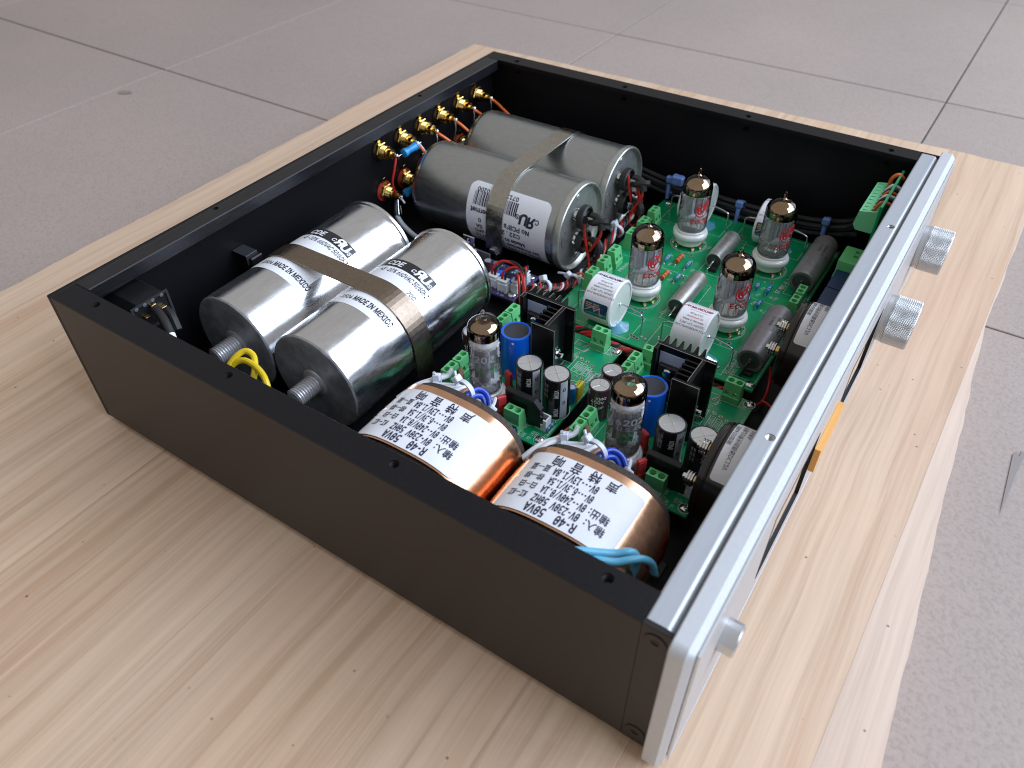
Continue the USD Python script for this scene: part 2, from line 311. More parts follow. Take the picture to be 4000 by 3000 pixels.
mat('wire_red', (0.46, 0.018, 0.012), 0.32); mat('wire_black', (0.014, 0.014, 0.015), 0.3); mat('wire_orange', (0.66, 0.13, 0.022), 0.35)
mat('wire_white', (0.78, 0.80, 0.84), 0.3); mat('wire_blue', (0.012, 0.05, 0.42), 0.28); mat('wire_brown', (0.30, 0.14, 0.08), 0.35); mat('wire_yellow', (0.72, 0.52, 0.015), 0.3)
mat('wire_cyan', (0.13, 0.48, 0.68), 0.3); mat('wire_grey', (0.40, 0.42, 0.44), 0.4); mat('sheath_black', (0.02, 0.021, 0.023), 0.45)
mat('zip_white', (0.72, 0.77, 0.86), 0.3, transmission_weight=0.15); mat('zip_blue', (0.16, 0.27, 0.62), 0.35, transmission_weight=0.1)
mat('resistor_blue', (0.10, 0.34, 0.55), 0.35); mat('resistor_bright', (0.015, 0.24, 0.55), 0.25); mat('resistor_red', (0.55, 0.10, 0.03), 0.35); mat('band_pale', (0.55, 0.60, 0.62), 0.4); mat('band_orange', (0.75, 0.32, 0.05), 0.4); mat('band_dark', (0.03, 0.035, 0.09), 0.4)
mat('washer_red', (0.36, 0.03, 0.025), 0.4); mat('red_plate', (0.3, 0.02, 0.02), 0.4)
mat('scuff', (0.235, 0.20, 0.185), 0.6)
mat('stain', (0.26, 0.205, 0.165), 0.6)
# glass: thin shells as panes, so that light passes
def pane(name, tint, ior=1.45):
    MAT[name] = usdkit.material(stage, '/World/Looks/' + name, {'t': ('transparent_bsdf', {'color': tint}), 'g': ('glossy_bsdf', {'color': (1, 1, 1), 'roughness': 0.015}), 'f': ('fresnel', {'IOR': ior}), 'x': ('mix_closure', {})},
                                [('f.fac', 'x.fac'), ('t.BSDF', 'x.closure1'), ('g.BSDF', 'x.closure2')], surface='x.closure')
pane('tube_glass', (0.985, 0.99, 0.988), 1.36); mat('stem_glass', (0.62, 0.64, 0.63), 0.15, alpha=0.45)
mat('support_wire', (0.5, 0.5, 0.52), 0.3, 0.4)
pane('film_clear', (0.96, 0.96, 0.97), 1.3)

# ================================================================== the setting: tiled floor and the wooden board
FZ = -23.0
floor = thing('floor', 'matte grey floor of large square tiles with thin dark joints', 'floor', (0, 0, FZ), kind='structure')
obj('grout', bx(-2600, 1700, -900, 3000, -6, -1.6), 'grout', floor)
def visible_quad(x0, x1, y0, y1):
    for a in np.linspace(0, 1, 5):
        for b in np.linspace(0, 1, 5):
            p = CR @ (np.array([x0 + a * (x1 - x0), y0 + b * (y1 - y0), FZ]) - CP)
            if p[2] < 0:
                u, v = p[0] / -p[2] * 3034, p[1] / -p[2] * 3034
                if abs(u) < 2900 and abs(v) < 2400: return True
    return False
k = 0
for i in range(-5, 4):
    for j in range(-3, 7):
        X0, Y0 = -79 + 413.5 * i, 18 + 406.5 * j
        if visible_quad(X0, X0 + 413.5, Y0, Y0 + 406.5):
            dz = rnd.uniform(-0.25, 0.25)
            obj('tile', bx(X0 + 1.0, X0 + 412.6, Y0 + 1.0, Y0 + 405.6, -5 + dz, dz, 0.5), ('tile_a', 'tile_b', 'tile_c')[k % 3], floor, smooth=False); k += 1
st = Point(0, 0).buffer(1, 12); sv = np.array(st.exterior.coords)[:-1]
blot = Polygon([(a * (7 + 4 * meshkit.noise(np.array([a * 2, b * 2, 1.0]))), b * (4 + 3 * meshkit.noise(np.array([a * 2, b * 2, 4.0])))) for a, b in sv])
obj('stain', flat(affinity.translate(affinity.rotate(blot, 25), -474, 353), (0, 0, 0.6), (1, 0, 0), (0, 1, 0)), 'stain', floor, kind='stuff')

scuff = Polygon([(0, -40), (1.2, -20), (3.0, 10), (5.5, 36), (3.4, 38), (2.4, 30), (1.2, 36), (-1.0, 30), (-0.6, 5)])
obj('scuff', flat(affinity.scale(scuff, 1.0, 0.8), (481.5, 272, 0.6), (1, 0, 0), (0, 1, 0)), 'scuff', floor, kind='stuff')

BZ = -5.0
board = thing('wooden_board', 'pale pine board of glued slats with rough edges, under the open amplifier', 'wooden board', (0, 0, BZ))
def redge(y): return 461 - 0.050 * y
seams = [-186, -155, -103, -50, 2, 50, 104, 156, 208, 260, 312, 364]
PM = ['pine_b', 'pine_a', 'pine_c', 'pine_b', 'pine_a', 'pine_c', 'pine_a', 'pine_b', 'pine_c', 'pine_a', 'pine_b']
def wig(y, s, a=1.0): return a * (meshkit.fbm(np.array([y * 0.035, s * 7.1, 0.5]), 4, 3) - 0.5) * 2
Y0, Y1 = -420.0, 664.0
def slat(fa, fb, rough_a=0, rough_b=0, m='pine_a'):
    ys = np.arange(Y0, Y1, 4.0); topn = 9
    ta = [(fa(Y1) + (fb(Y1) - fa(Y1)) * t) for t in np.linspace(0, 1, topn)]
    top = [(x, Y1 + 12 * (x - 100) / 640 * 0.9 + 2.6 * wig(x, 9.0)) for x in ta]
    L = [(fa(y) + rough_a * wig(y, 1.0), y) for y in ys]; R_ = [(fb(y) + rough_b * wig(y, 2.0), y) for y in ys]
    P = Polygon(L + top + R_[::-1]).buffer(0)
    me = prism(P.buffer(-0.04), 17.0); me.apply_translation((0, 0, -17.0 + rnd.uniform(-0.05, 0.05)))
    obj('slat', me, m, board, smooth=False)
for k in range(len(seams) - 1):
    a, b = seams[k], seams[k + 1]
    slat((lambda y, a=a: a - (2.5 if a == -186 else 0)), (lambda y, b=b: b), 3.0 if k == 0 else 0, 0, PM[k])
slat(lambda y: 364, lambda y: 434.5 - 0.03 * (y - 89) * -0.6, 0, 0, 'pine_a')
slat(lambda y: 434.5 - 0.03 * (y - 89) * -0.6, lambda y: max(redge(y), 436.0 + 0.018 * (y - 89)), 0, 1.6, 'pine_pale')

# ================================================================== amplifier case
H = 91.0
amp = thing('amplifier_case', 'open black metal amplifier case with a thick silver front panel, standing on the wooden board', 'amplifier case', (0, 0, 0))
PXH = [30.6, 134.0, 237.6, 340.8]
def side_wall(near):
    s = (lambda y: y) if near else (lambda y: 430 - y)
    pr = Polygon([(s(y), z) for y, z in [(0.6, 0), (14, 0), (14, 3), (8, 3), (8, 84), (12.5, 85.5), (12.5, 87.6), (15.2, 88.2), (15.2, H - 0.3), (14.9, H), (0.5, H), (0, H - 0.5), (0, 0.6)]])
    m = prism(pr, 359.4 - 3.6, 'x', 3.6)
    if m.volume < 0: m.invert()
    m = cut(m, *[cyl((x, s(9.4), H - 11), (x, s(9.4), H + 2), 2.35, 18) for x in PXH])
    th = cat_([bx(359.4, 371.4, min(s(0), s(2.5)), max(s(0), s(2.5)), 0, H, 0.25)])
    return cat_([m, th])
def threads(x, y, z=H, r=2.25):
    return cat_([lathe([(r - 0.02, -0.28), (r - 0.42, 0), (r - 0.02, 0.28)], 18, (x, y, z - 0.9 - 0.85 * i)) for i in range(6)] + [cyl((x, y, z - 10.9), (x, y, z - 10.3), r, 16)])
for near in (True, False):
    w = obj('side_wall', side_wall(near), 'black_face' if near else 'black_anodised', amp, smooth=30)
    for x in PXH: obj('threaded_hole', threads(x, 9.4 if near else 420.6), 'black_anodised', w)
top = obj('wall_top_strip', cut(bx(3.7, 359.3, 0.5, 14.9, H - 0.05, H + 0.10), *[cyl((x, 9.4, H - 2), (x, 9.4, H + 2), 2.35, 18) for x in PXH]), 'black_top', amp)
rp = cat_([bx(0, 3.4, 0, 430, 0, H, 0.35)])
rail = bx(3.42, 15.3, 15.4, 414.6, 82.5, H + 0.1, 0.5)
rail = cut(rail, *[cyl((5.6, y, H - 8), (5.6, y, H + 2), 1.9, 16) for y in (112.8, 318.5)])
rearp = obj('rear_panel', rp, 'black_anodised', amp)
obj('rear_rail', rail, 'black_brushed', rearp)
for y in (112.8, 318.5): obj('threaded_hole', threads(5.6, y, H, 1.85), 'black_anodised', rearp)
obj('base_plate', bx(3.5, 371, 8.2, 421.8, 0.2, 3.0), 'black_anodised', amp)
obj('rib', [bx(40 + 2, 160, y, y + 3, 3.05, 5.0, 0.4) for y in (226, 236)], 'black_anodised', amp)
for x, y in ((40, 40), (330, 40), (40, 390), (330, 390)): obj('foot', cyl((x, y, -5.0), (x, y, 0.15), 14, 24, 1.0), 'rubber', amp)
# silver rail behind the front panel
pr = Polygon([(359.6, 4), (359.6, H - 1.2)] + [(359.6 + 1.2 - 1.2 * math.cos(t), H - 1.2 + 1.2 * math.sin(t)) for t in np.linspace(0.2, PI / 2, 5)] + [(367.6 + 3.8 * math.sin(t), H - 3.8 + 3.8 * math.cos(t)) for t in np.linspace(0.0, PI / 2, 8)] + [(371.4, 4)])
m = prism(pr, 424.8, 'y', 2.6)
if m.volume < 0: m.invert()
m = cut(m, *[cyl((366.2, y, H - 12), (366.2, y, H + 2), 2.3, 20) for y in (111.6, 318.3)])
frail = obj('front_rail', m, 'silver_rail', amp, smooth=30)
for y in (111.6, 318.3): obj('threaded_hole', threads(366.2, y, H, 2.2), 'steel', frail)
# front panel with chamfered rim
def loft(rings):
    n = len(rings[0]); V = np.vstack(rings); F = []
    for i in range(len(rings) - 1):
        for j in range(n):
            q = (j + 1) % n; F += [(i * n + j, i * n + q, (i + 1) * n + q), (i * n + j, (i + 1) * n + q, (i + 1) * n + j)]
    for rr, flip in ((0, True), (len(rings) - 1, False)):
        c = len(V); V = np.vstack([V, rings[rr].mean(0)[None]])
        for j in range(n):
            q = (j + 1) % n; F.append((rr * n + q, rr * n + j, c) if flip else (rr * n + j, rr * n + q, c))
    m = tm(V, F)
    if m.volume < 0: m.invert()
    return m
def ring(x, y0, y1, z0, z1, r, inset, n=8):
    c = np.array(sbox(y0 + r, z0 + r, y1 - r, z1 - r).buffer(r - inset, n).exterior.coords)[:-1]
    return np.c_[np.full(len(c), x), c]
FP = (-5, 435, -3, 93.5)
panel = obj('front_panel', loft([ring(371.6, *FP, 4.2, 0.5), ring(372.1, *FP, 4.2, 0), ring(378.0, *FP, 4.2, 0), ring(380.5, *FP, 4.2, 2.5)]), 'silver_panel', amp, smooth=25)
FA = (0.5, 429.5, 2.2, 88.5)
fpl = loft([ring(380.45, *FA, 2.5, 0), ring(381.4, *FA, 2.5, 0), ring(381.7, *FA, 2.5, 0.3)])
obj('face_plate', cut(fpl, *[bx(378, 384, yc - 31, yc + 31, 21, 67) for yc in (121.5, 239)]), 'acrylic_face', panel, smooth=20)
def strip_ring(x0, x1, y0, y1, z0, z1, w): return prism(sbox(y0, z0, y1, z1).difference(sbox(y0 + w, z0 + w, y1 - w, z1 - w)), x1 - x0, 'x', x0)
obj('edge_trim', strip_ring(381.0, 382.0, 0.1, 429.9, 1.8, 88.9, 0.5), 'polished_edge', panel, smooth=False)
for yc in (121.5, 239):
    w = obj('meter_window', bx(380.52, 380.9, yc - 30.5, yc + 30.5, 21.5, 66.5), 'window_dark', panel, smooth=False)
    obj('window_frame', strip_ring(380.6, 381.95, yc - 30.9, yc + 30.9, 21.1, 66.9, 0.5), 'hole_dark', w, smooth=False)
# indicator lever between the windows
obj('brass_bar', prism(Polygon([(156, 36), (197, 36), (197, 52), (156, 52)]), 3.0, 'x', 381.8), 'brass_lever', panel, label='orange brass bar standing out of the front panel')
# knobs, axis along x
def knurl(xa, xb, y, z, r, amp_=0.42, n=330, k=66, pn=84):
    xs = np.linspace(xa, xb, k); th = np.arange(n) * 2 * PI / n; T, X = np.meshgrid(th, xs)
    tri = lambda q: np.abs((q % 1.0) * 2 - 1); pitch = 2 * PI * r / pn
    a = T * pn / (2 * PI) + X / pitch; b = T * pn / (2 * PI) - X / pitch
    Rr = r - amp_ * np.maximum(tri(a) ** 1.2, tri(b) ** 1.2)
    e = np.minimum(X - xa, xb - X); Rr -= np.clip(0.7 - e, 0, 0.7) * 0.8
    V = np.c_[X.ravel(), (y + Rr * np.cos(T)).ravel(), (z + Rr * np.sin(T)).ravel()]; F = []
    i, j = np.meshgrid(np.arange(k - 1), np.arange(n), indexing='ij'); q = (j + 1) % n
    A, B, C, D = i * n + j, i * n + q, (i + 1) * n + q, (i + 1) * n + j
    F = np.vstack([np.stack([A, B, C], -1).reshape(-1, 3), np.stack([A, C, D], -1).reshape(-1, 3)])
    m = tm(V, F)
    return m
for yk in (294.3, 388.1):
    kn = obj('knob', knurl(385.4, 400.0, yk, 45, 15.2), 'knob_metal', amp, smooth=False)
    obj('collar', lathe([(12, 381.6), (14.2, 381.6), (14.6, 382.2), (14.6, 384.7), (14.9, 385.0), (14.9, 385.5), (5, 385.5)], 64, (0, yk, 45), (1, 0, 0)), 'knob_metal', kn)
    obj('knob_face', lathe([(14.4, 399.6), (14.0, 400.2), (13, 400.4), (0.01, 400.4)], 64, (0, yk, 45), (1, 0, 0)), 'knob_metal', kn)
obj('power_button', lathe([(5, 378), (7.6, 381.0), (7.6, 388.4), (7.0, 389.1), (0.01, 389.1)], 48, (0, 40, 46), (1, 0, 0)), 'button_metal', amp)
# countersunk hex screws at the front end of the near wall
for z in (83.2, 9.0):
    hexp = Polygon([(1.9 * math.cos(t), 1.9 * math.sin(t)) for t in np.arange(6) * PI / 3])
    d = prism(Point(0, 0).buffer(4.3, 12).difference(hexp), 0.5, 'y', 0); d.apply_translation((365.6, -0.36, z))
    sc = obj('countersunk_screw', d, 'black_face', amp, smooth=25)
    obj('hex_socket', cyl((365.6, 0.0, z), (365.6, -0.06, z), 1.95, 6), 'hole_dark', sc, smooth=False)
    obj('recess_ring', prism(Point(365.6, z).buffer(4.75, 14).difference(Point(365.6, z).buffer(4.35, 14)), 0.05, 'y', -0.08), 'hole_dark', sc, smooth=False)

# ================================================================== large capacitors
def on_y(x0, z0, r):           # u: turns from the top towards +x (mm of arc), v: along y
    return lambda u, v: (x0 + r * math.sin(u / r), v, z0 + r * math.cos(u / r))
def arc(deg, r): return math.radians(90 - deg) * r
CR_ = 32.5
def bright_can(xc, label):
    t = thing('silver_capacitor', label, 'capacitor', (xc, 66, 3.05), 'bright silver capacitors lying under the brown strap')
    c = (xc, 0, 3.05 + CR_); r = CR_
    obj('end_face', lathe([(0.01, 67.2), (24, 67.1), (30.0, 66.6), (31.6, 67.0), (32.3, 67.9)], 72, c, (0, 1, 0)), 'can_foot', t, world=True, smooth=30)
    obj('can', lathe([(32.3, 67.9), (r, 69.5), (r, 193.8), (r - 0.5, 194.8), (r - 0.1, 195.8), (r + 1.0, 196.4), (r + 1.3, 197.6), (r + 1.0, 199.0), (r - 0.2, 199.6), (r - 1.4, 198.8), (0.01, 197.4)], 72, c, (0, 1, 0)), 'can_bright', t, world=True, smooth=30)
    pr = [(0.01, 50)] + [(4.9, 50.4)]
    for i in range(9): pr += [(4.7, 50.5 + i * 1.72), (6.0, 51.1 + i * 1.72), (6.0, 51.5 + i * 1.72), (4.7, 52.1 + i * 1.72)]
    pr += [(4.9, 66.2), (8.2, 66.6), (9.5, 67.3)]
    obj('threaded_stud', lathe(pr, 28, (xc, 0, 35.5), (0, 1, 0)), 'stud', t, world=True, smooth=20)
    f = lambda k: on_y(xc, c[2], r + k)
    a0, a1 = arc(128, r), arc(47, r)
    lab = obj('label', bend(rrect(a0, a1, 104.2, 157.4, 1.6), f(0.12), 1.5), 'label_white', t, world=True, smooth=40)
    obj('label_band', bend(sbox(a0, 148.7, a1, 157.4), f(0.2), 1.5), 'label_black', lab, world=True, smooth=40)
    def tx(s, h, deg, y, m='ink_black', bold=0, fn=None, sq=1.0, slant=0.0, font='sans'):
        p = affinity.translate(text2(s, h, font, bold, 'l', sq, slant) if isinstance(s, str) else s, arc(deg, r), y)
        return bend(p, f(0.28), 1.5)
    obj('white_lettering', [tx('CDE', 4.6, 110, 150.5, sq=0.95, slant=0.1, bold=2), tx('C', 2.8, 77, 151.2, slant=0.2, bold=2), tx(ur_mark(6.0), 0, 72.0, 150.6), tx('US', 2.8, 56, 150.2, slant=0.2, bold=2, sq=0.9)], 'ink_white', lab, world=True, smooth=False)
    obj('black_lettering', [tx('1504', 3.3, 113, 109.2, slant=0.15, sq=0.78, bold=1), tx('MADE IN MEXICO', 4.0, 95, 109.4, slant=0.05, sq=0.62, bold=2), tx('+5 -10% 660VAC 50/60HZ', 3.6, 110, 143.2, slant=0.2, sq=0.58, bold=1), tx('70C', 3.0, 60, 135.0, slant=0.2, sq=0.8)], 'ink_black', lab, world=True, smooth=False, kind='stuff')
    return t
bright_can(55.5, 'bright silver capacitor nearest the rear panel, its stud towards the mains inlet')
bright_can(121.8, 'bright silver capacitor next to the first copper transformer, its stud towards the near wall')

def on_x(y0, z0, r):           # v: degrees turned from +y over the top towards -y, u: along x
    return lambda u, v: (u, y0 + r * math.cos(v), z0 + r * math.sin(v))
def dull_can(yc, label, lab=False):
    t = thing('grey_capacitor', label, 'capacitor', (31, yc, 3.05), 'dull grey capacitors lying under the steel strap')
    c = (0, yc, 3.05 + CR_); r = CR_
    obj('can', lathe([(0.01, 30.6), (26, 31), (30.5, 33.0), (32.0, 36), (r, 39), (r, 160.6), (r + 0.2, 161.5)], 72, c, (1, 0, 0)), 'can_dull', t, world=True, smooth=40)
    lid = obj('lid', lathe([(r + 0.2, 161.5), (r + 0.9, 162.4), (r + 1.1, 164.5), (r + 0.9, 167.0), (r + 0.3, 167.6), (r - 0.5, 167.4), (r - 1.0, 165.8), (r - 2.2, 164.2), (r - 4.5, 163.9), (0.01, 164.6)], 72, c, (1, 0, 0)), 'can_end', t, world=True, smooth=40)
    for dy, dz in ((0, 24), (1, -25.5)): obj('dimple', lathe([(2.6, 0), (2.2, 0.6), (0.9, 0.9), (0.01, 1.0)], 14, (163.9, yc + dy, 35.5 + dz), (1, 0, 0)), 'can_end', lid, world=True)
    ell = affinity.rotate(affinity.scale(Point(0, 0).buffer(1, 20), 3.6, 6.2), 0)
    e2 = prism(affinity.translate(ell.difference(ell.buffer(-0.6)), yc - 19, 34), 0.5, 'x', 163.7)
    obj('vent_stamp', [e2, prism(affinity.translate(ell.buffer(-0.7), yc - 19, 34), 0.2, 'x', 163.7)], 'can_dull', lid, world=True)
    for i, dz in enumerate((10.5, -9.5)):
        z = 35.5 + dz; y = yc - 1.5
        q = obj('terminal', [lathe([(5.2, 164.2), (4.6, 166.0), (3.0, 166.3), (3.0, 170)], 20, (0, y, z), (1, 0, 0))], 'bright_steel', t, world=True)
        obj('insulator_cup', lathe([(3, 168.2), (8.4, 168.2), (9.1, 168.8), (9.1, 172.8), (8.5, 173.4), (7.6, 173.2), (7.2, 171.0), (0.01, 171)], 28, (0, y, z), (1, 0, 0)), 'rubber', q, world=True)
        obj('tab', [bx(171, 180, y - 3.1, y + 3.1, z + 2.2, z + 3.0, 0.1), bx(171, 179, y - 3.4, y - 2.6, z - 3, z + 2.5, 0.1)], 'brass' if (lab and i == 1) else 'bright_steel', q, world=True)
    return t, c, r
t1, c1, r1 = dull_can(297.5, 'dull grey capacitor with a white printed label, lying beside the purple board', True)
t2, c2, r2 = dull_can(364.0, 'dull grey capacitor without a label, lying along the far wall')
dg = math.radians
def F1(k): return lambda u, v: (u, c1[1] + (r1 + k) * math.cos(v), c1[2] + (r1 + k) * math.sin(v))
def bend_x(poly, fn, step=0.05):      # poly in (x mm, angle rad): strips cut along the angle
    q = affinity.affine_transform(poly, [0, 1, 1, 0, 0, 0]); p, f = tri2(fine(q, step)); return tm(np.array([fn(b, a) for a, b in p]), f[:, ::-1])
lw = affinity.scale(rrect(0, 69.5, 0, (238 - 128.5) * PI / 180 * r1, 6), 1, 1 / r1, origin=(0, 0))
lab = obj('label', bend_x(affinity.translate(lw, 86.6, dg(128.5)), F1(0.12)), 'label_white', t1, world=True, smooth=40)
def upside(s, h, x, deg, font='sans', bold=0, sq=1.0, align='l'):
    """Lettering read from the far side: its top points down the can, it runs towards -x."""
    p = text2(s, h, font, bold, align, sq) if isinstance(s, str) else s
    p = affinity.affine_transform(p, [-1, 0, 0, 1 / r1, x, dg(deg)])
    return bend_x(p, F1(0.28))
L_ = [upside('0200', 3.0, 103.6, 136, bold=2), upside('permet', 3.6, 107.0, 163, bold=2), upside('0', 3.2, 100.5, 176, bold=2), upside('SA', 3.2, 101.2, 185.5, bold=2), upside('0 AFC', 3.0, 105.5, 194, bold=2), upside(': 0712', 3.0, 106, 203, bold=2), upside('000', 2.8, 101, 213, bold=2),
      upside('0712', 3.0, 128.6, 134.5, bold=2), upside("No PCB's", 3.6, 142.8, 171.5, bold=2), upside('C22 . 2', 3.4, 135.0, 181.5, bold=2), upside('Made in', 3.4, 138.5, 193, bold=2), upside('SH Protected', 3.4, 150.5, 202.5, bold=2), upside('WOB: 272232', 3.2, 150.8, 212, bold=2), upside('70uF 370VAC', 3.2, 151, 221.5, bold=2),
      upside('C', 3.4, 149.6, 154, bold=2), upside(ur_mark(7.2), 0, 146.4, 154), upside('US', 3.0, 135.2, 154.5, bold=2)]
rb = random.Random(3)
for xa, xb in ((92.0, 104.5), (118.5, 129.5)):
    x = xa
    while x < xb:
        w = rb.choice([0.35, 0.35, 0.7, 1.0]); L_.append(bend_x(sbox(x, dg(141.5), x + w, dg(159)), F1(0.28))); x += w + rb.choice([0.35, 0.5, 0.8])
obj('lettering', L_, 'ink_navy', lab, world=True, smooth=False)

# straps
def strap_path(pts, t, w, axis):
    """A flat band of thickness t along the polyline pts given in the plane across the axis; w = (from, to) along the axis."""
    ls = LineString(pts); poly = ls.buffer(t / 2, cap_style=2, join_style=1, quad_segs=3)
    return poly
def arc_pts(c, r, a0, a1, n=18): return [(c[0] + r * math.cos(math.radians(a)), c[1] + r * math.sin(math.radians(a))) for a in np.linspace(a0, a1, n)]
zc = 3.05 + CR_; rs = CR_ + 0.75
pts = [(55.5 - rs - 0.3, 4.2)] + arc_pts((55.5, zc), rs, 180, 90) + arc_pts((121.8, zc), rs, 90, 0) + [(121.8 + rs + 0.3, 14), (121.8 + rs + 0.6, 4.2)]
s_ = thing('metal_strap', 'brown metal strap bent over the two bright silver capacitors', 'strap', (88, 118, 3))
obj('band', prism(strap_path(pts, 0.8, None, 'y'), 15.5, 'y', 118.2), 'strap_brown', s_, world=True, smooth=25)
pts = [(297.5 - rs - 1.0, 4.2), (297.5 - rs - 0.4, 20)] + arc_pts((297.5, zc), rs, 180, 90) + arc_pts((364, zc), rs, 90, 0) + [(364 + rs + 0.4, 4.2)]
s_ = thing('metal_strap', 'grey steel strap bent over the two dull grey capacitors', 'strap', (110, 330, 3))
obj('band', prism(strap_path(pts, 0.8, None, 'x'), 14.5, 'x', 105.2), 'strap_grey', s_, world=True, smooth=25)
obj('bolt', [cyl((112.5, 297.5 - rs - 1, 13.5), (112.5, 297.5 - rs - 3.2, 13.5), 4.2, 6, 0.3)], 'steel', s_, world=True, smooth=25)

# ================================================================== transformers
def superell(a, b, n, k=160):
    th = np.linspace(0, 2 * PI, k, endpoint=False); return np.c_[a * np.sign(np.cos(th)) * np.abs(np.cos(th)) ** (2 / n), b * np.sign(np.sin(th)) * np.abs(np.sin(th)) ** (2 / n)]
A_, B_, N_ = 39.5, 33.5, 2.75
def ztop(x, k=0.0):
    q = max(0.0, 1 - (abs(x) / (A_ + k)) ** N_); return 36.2 + (B_ + k) * q ** (1 / N_)
def transformer(xc, label):
    t = thing('copper_transformer', label, 'transformer', (xc, 53, 3.0), 'copper banded transformers beside the near wall', )
    so = superell(A_, B_, N_); V, F, prof = [], [], [(31.2, -0.5), (31.0, -0.15), (31.2, 0), (53, 0.35), (74.8, 0), (75.0, -0.15), (74.8, -0.5)]
    for y, d in prof: V.append(np.c_[so[:, 0] * (1 + d / A_), np.full(len(so), y), 36.2 - 3 + so[:, 1] * (1 + d / B_)])
    n = len(so); V = np.vstack(V)
    for i in range(len(prof) - 1):
        for j in range(n):
            q = (j + 1) % n; F += [(i * n + j, (i + 1) * n + q, i * n + q), (i * n + j, (i + 1) * n + j, (i + 1) * n + q)]
    V[:, 1] -= 53
    obj('copper_band', tm(V, F), 'copper', t, smooth=40)
    s2 = Polygon(superell(A_ - 2.2, B_ - 2.2, 2.6, 90)); m = prism(s2, 56, 'y', 24.5 - 53); m.apply_translation((0, 0, 33.2))
    obj('bobbin', m, 'bobbin', t, smooth=40)
    obj('bracket', [bx(-38, 38, -34, 34, 0.05, 1.2, 0.2)], 'plastic_black', t)
    f = lambda k: (lambda u, v: (u, v - 53, ztop(u, k) + 0.30 - 3 + k * 0))
    lab = obj('label', bend(rrect(-31.2, 27.4, 32.0, 70.0, 2.2), f(0.12), 1.3), 'label_white', t, smooth=40)
    obj('sticker_edge', bend(rrect(-31.2, 27.4, 32.0, 70.0, 2.2).difference(rrect(-31.0, 27.2, 32.2, 69.8, 2.0)), f(0.16), 1.3), 'label_white', lab, smooth=40)
    def tx(s, h, x, y, font='mono', bold=0, sq=0.8):
        p = affinity.affine_transform(text2(s, h, font, bold, 'l', sq), [-1, 0, 0, -1, x, y]); return bend(p, f(0.26), 2.0)
    obj('lettering', [tx('R-40  50VA', 4.8, 9.8, 38.2, bold=2, sq=0.64),
                      tx('输入:', 3.9, 20.8, 43.4, 'cjk', 1, sq=0.85), tx('0V-230V 50HZ', 4.3, 8.2, 43.9, bold=2, sq=0.55), tx('红--红', 3.4, -18.6, 43.5, 'cjk', 1, sq=0.75),
                      tx('输出:', 3.9, 19.8, 49.7, 'cjk', 1, sq=0.85), tx('0V--240V/0.1A', 4.3, 8.2, 49.9, bold=2, sq=0.485), tx('白--白', 3.4, -17.4, 49.5, 'cjk', 1, sq=0.75),
                      tx('0V---6.3V/1.5A', 4.3, 8.6, 55.8, bold=2, sq=0.455), tx('棕---棕', 3.4, -17.0, 55.6, 'cjk', 1, sq=0.7),
                      tx('0V---13V/1.8A', 4.3, 8.0, 61.7, bold=2, sq=0.495), tx('蓝---蓝', 3.4, -17.2, 61.7, 'cjk', 1, sq=0.7),
                      tx('声', 5.4, 15.3, 68.6, 'cjk', 1), tx('特', 5.4, 6.0, 68.6, 'cjk', 1), tx('音', 5.4, -3.6, 68.6, 'cjk', 1), tx('响', 5.4, -13.4, 68.6, 'cjk', 1)], 'ink_navy', lab, smooth=False)
    return t
transformer(221.5, 'copper banded transformer next to the bright capacitors, with a glossy bare end')
transformer(302.5, 'copper banded transformer nearest the front panel, with cyan wires at its label')

# ================================================================== circuit boards
PZ = 14.0
def disc(x, y, r, z, n=14): return flat(Point(0, 0).buffer(r, max(3, n // 4)), (x, y, z), (1, 0, 0), (0, 1, 0))
def annulus(x, y, r0, r1, z, n=5): return flat(Point(0, 0).buffer(r1, n).difference(Point(0, 0).buffer(r0, n)), (x, y, z), (1, 0, 0), (0, 1, 0))
def blob(x, y, z, r, h=None): return lathe([(r, -0.2), (r * 0.9, (h or r) * 0.45), (r * 0.5, (h or r) * 0.9), (0.01, (h or r))], 10, (x, y, z))
def silk_box(x0, x1, y0, y1, w=0.32): return flat(sbox(x0, y0, x1, y1).difference(sbox(x0 + w, y0 + w, x1 - w, y1 - w)), (0, 0, PZ + 0.16), (1, 0, 0), (0, 1, 0))
def silk_line(p, w=0.32): return flat(LineString(p).buffer(w / 2, cap_style=2, join_style=2), (0, 0, PZ + 0.17), (1, 0, 0), (0, 1, 0))
def silk_ring(x, y, r, w=0.35): return annulus(x, y, r - w, r, PZ + 0.17, 10)
def silk_text(s, h, x, y, ang, font='mono', sq=0.85, bold=0):
    a = math.radians(ang); u = (math.cos(a), math.sin(a), 0); v = (-math.sin(a), math.cos(a), 0)
    return flat(text2(s, h, font, bold, 'l', sq), (x, y, PZ + 0.18), u, v)
def pan_screw(t, x, y, z=PZ, r=3.0, world=True, name='screw'):
    m = lathe([(r, 0.1), (r, 0.7), (r * 0.85, 1.4), (r * 0.5, 1.85), (0.01, 2.0)], 24, (x, y, z))
    s = obj(name, m, 'bright_steel', t, world=world)
    obj('cross_slot', [bx(x - 1.5, x + 1.5, y - 0.28, y + 0.28, z + 1.55, z + 2.06), bx(x - 0.28, x + 0.28, y - 1.5, y + 1.5, z + 1.55, z + 2.05)], 'plastic_grey', s, world=world, smooth=False)
    return s
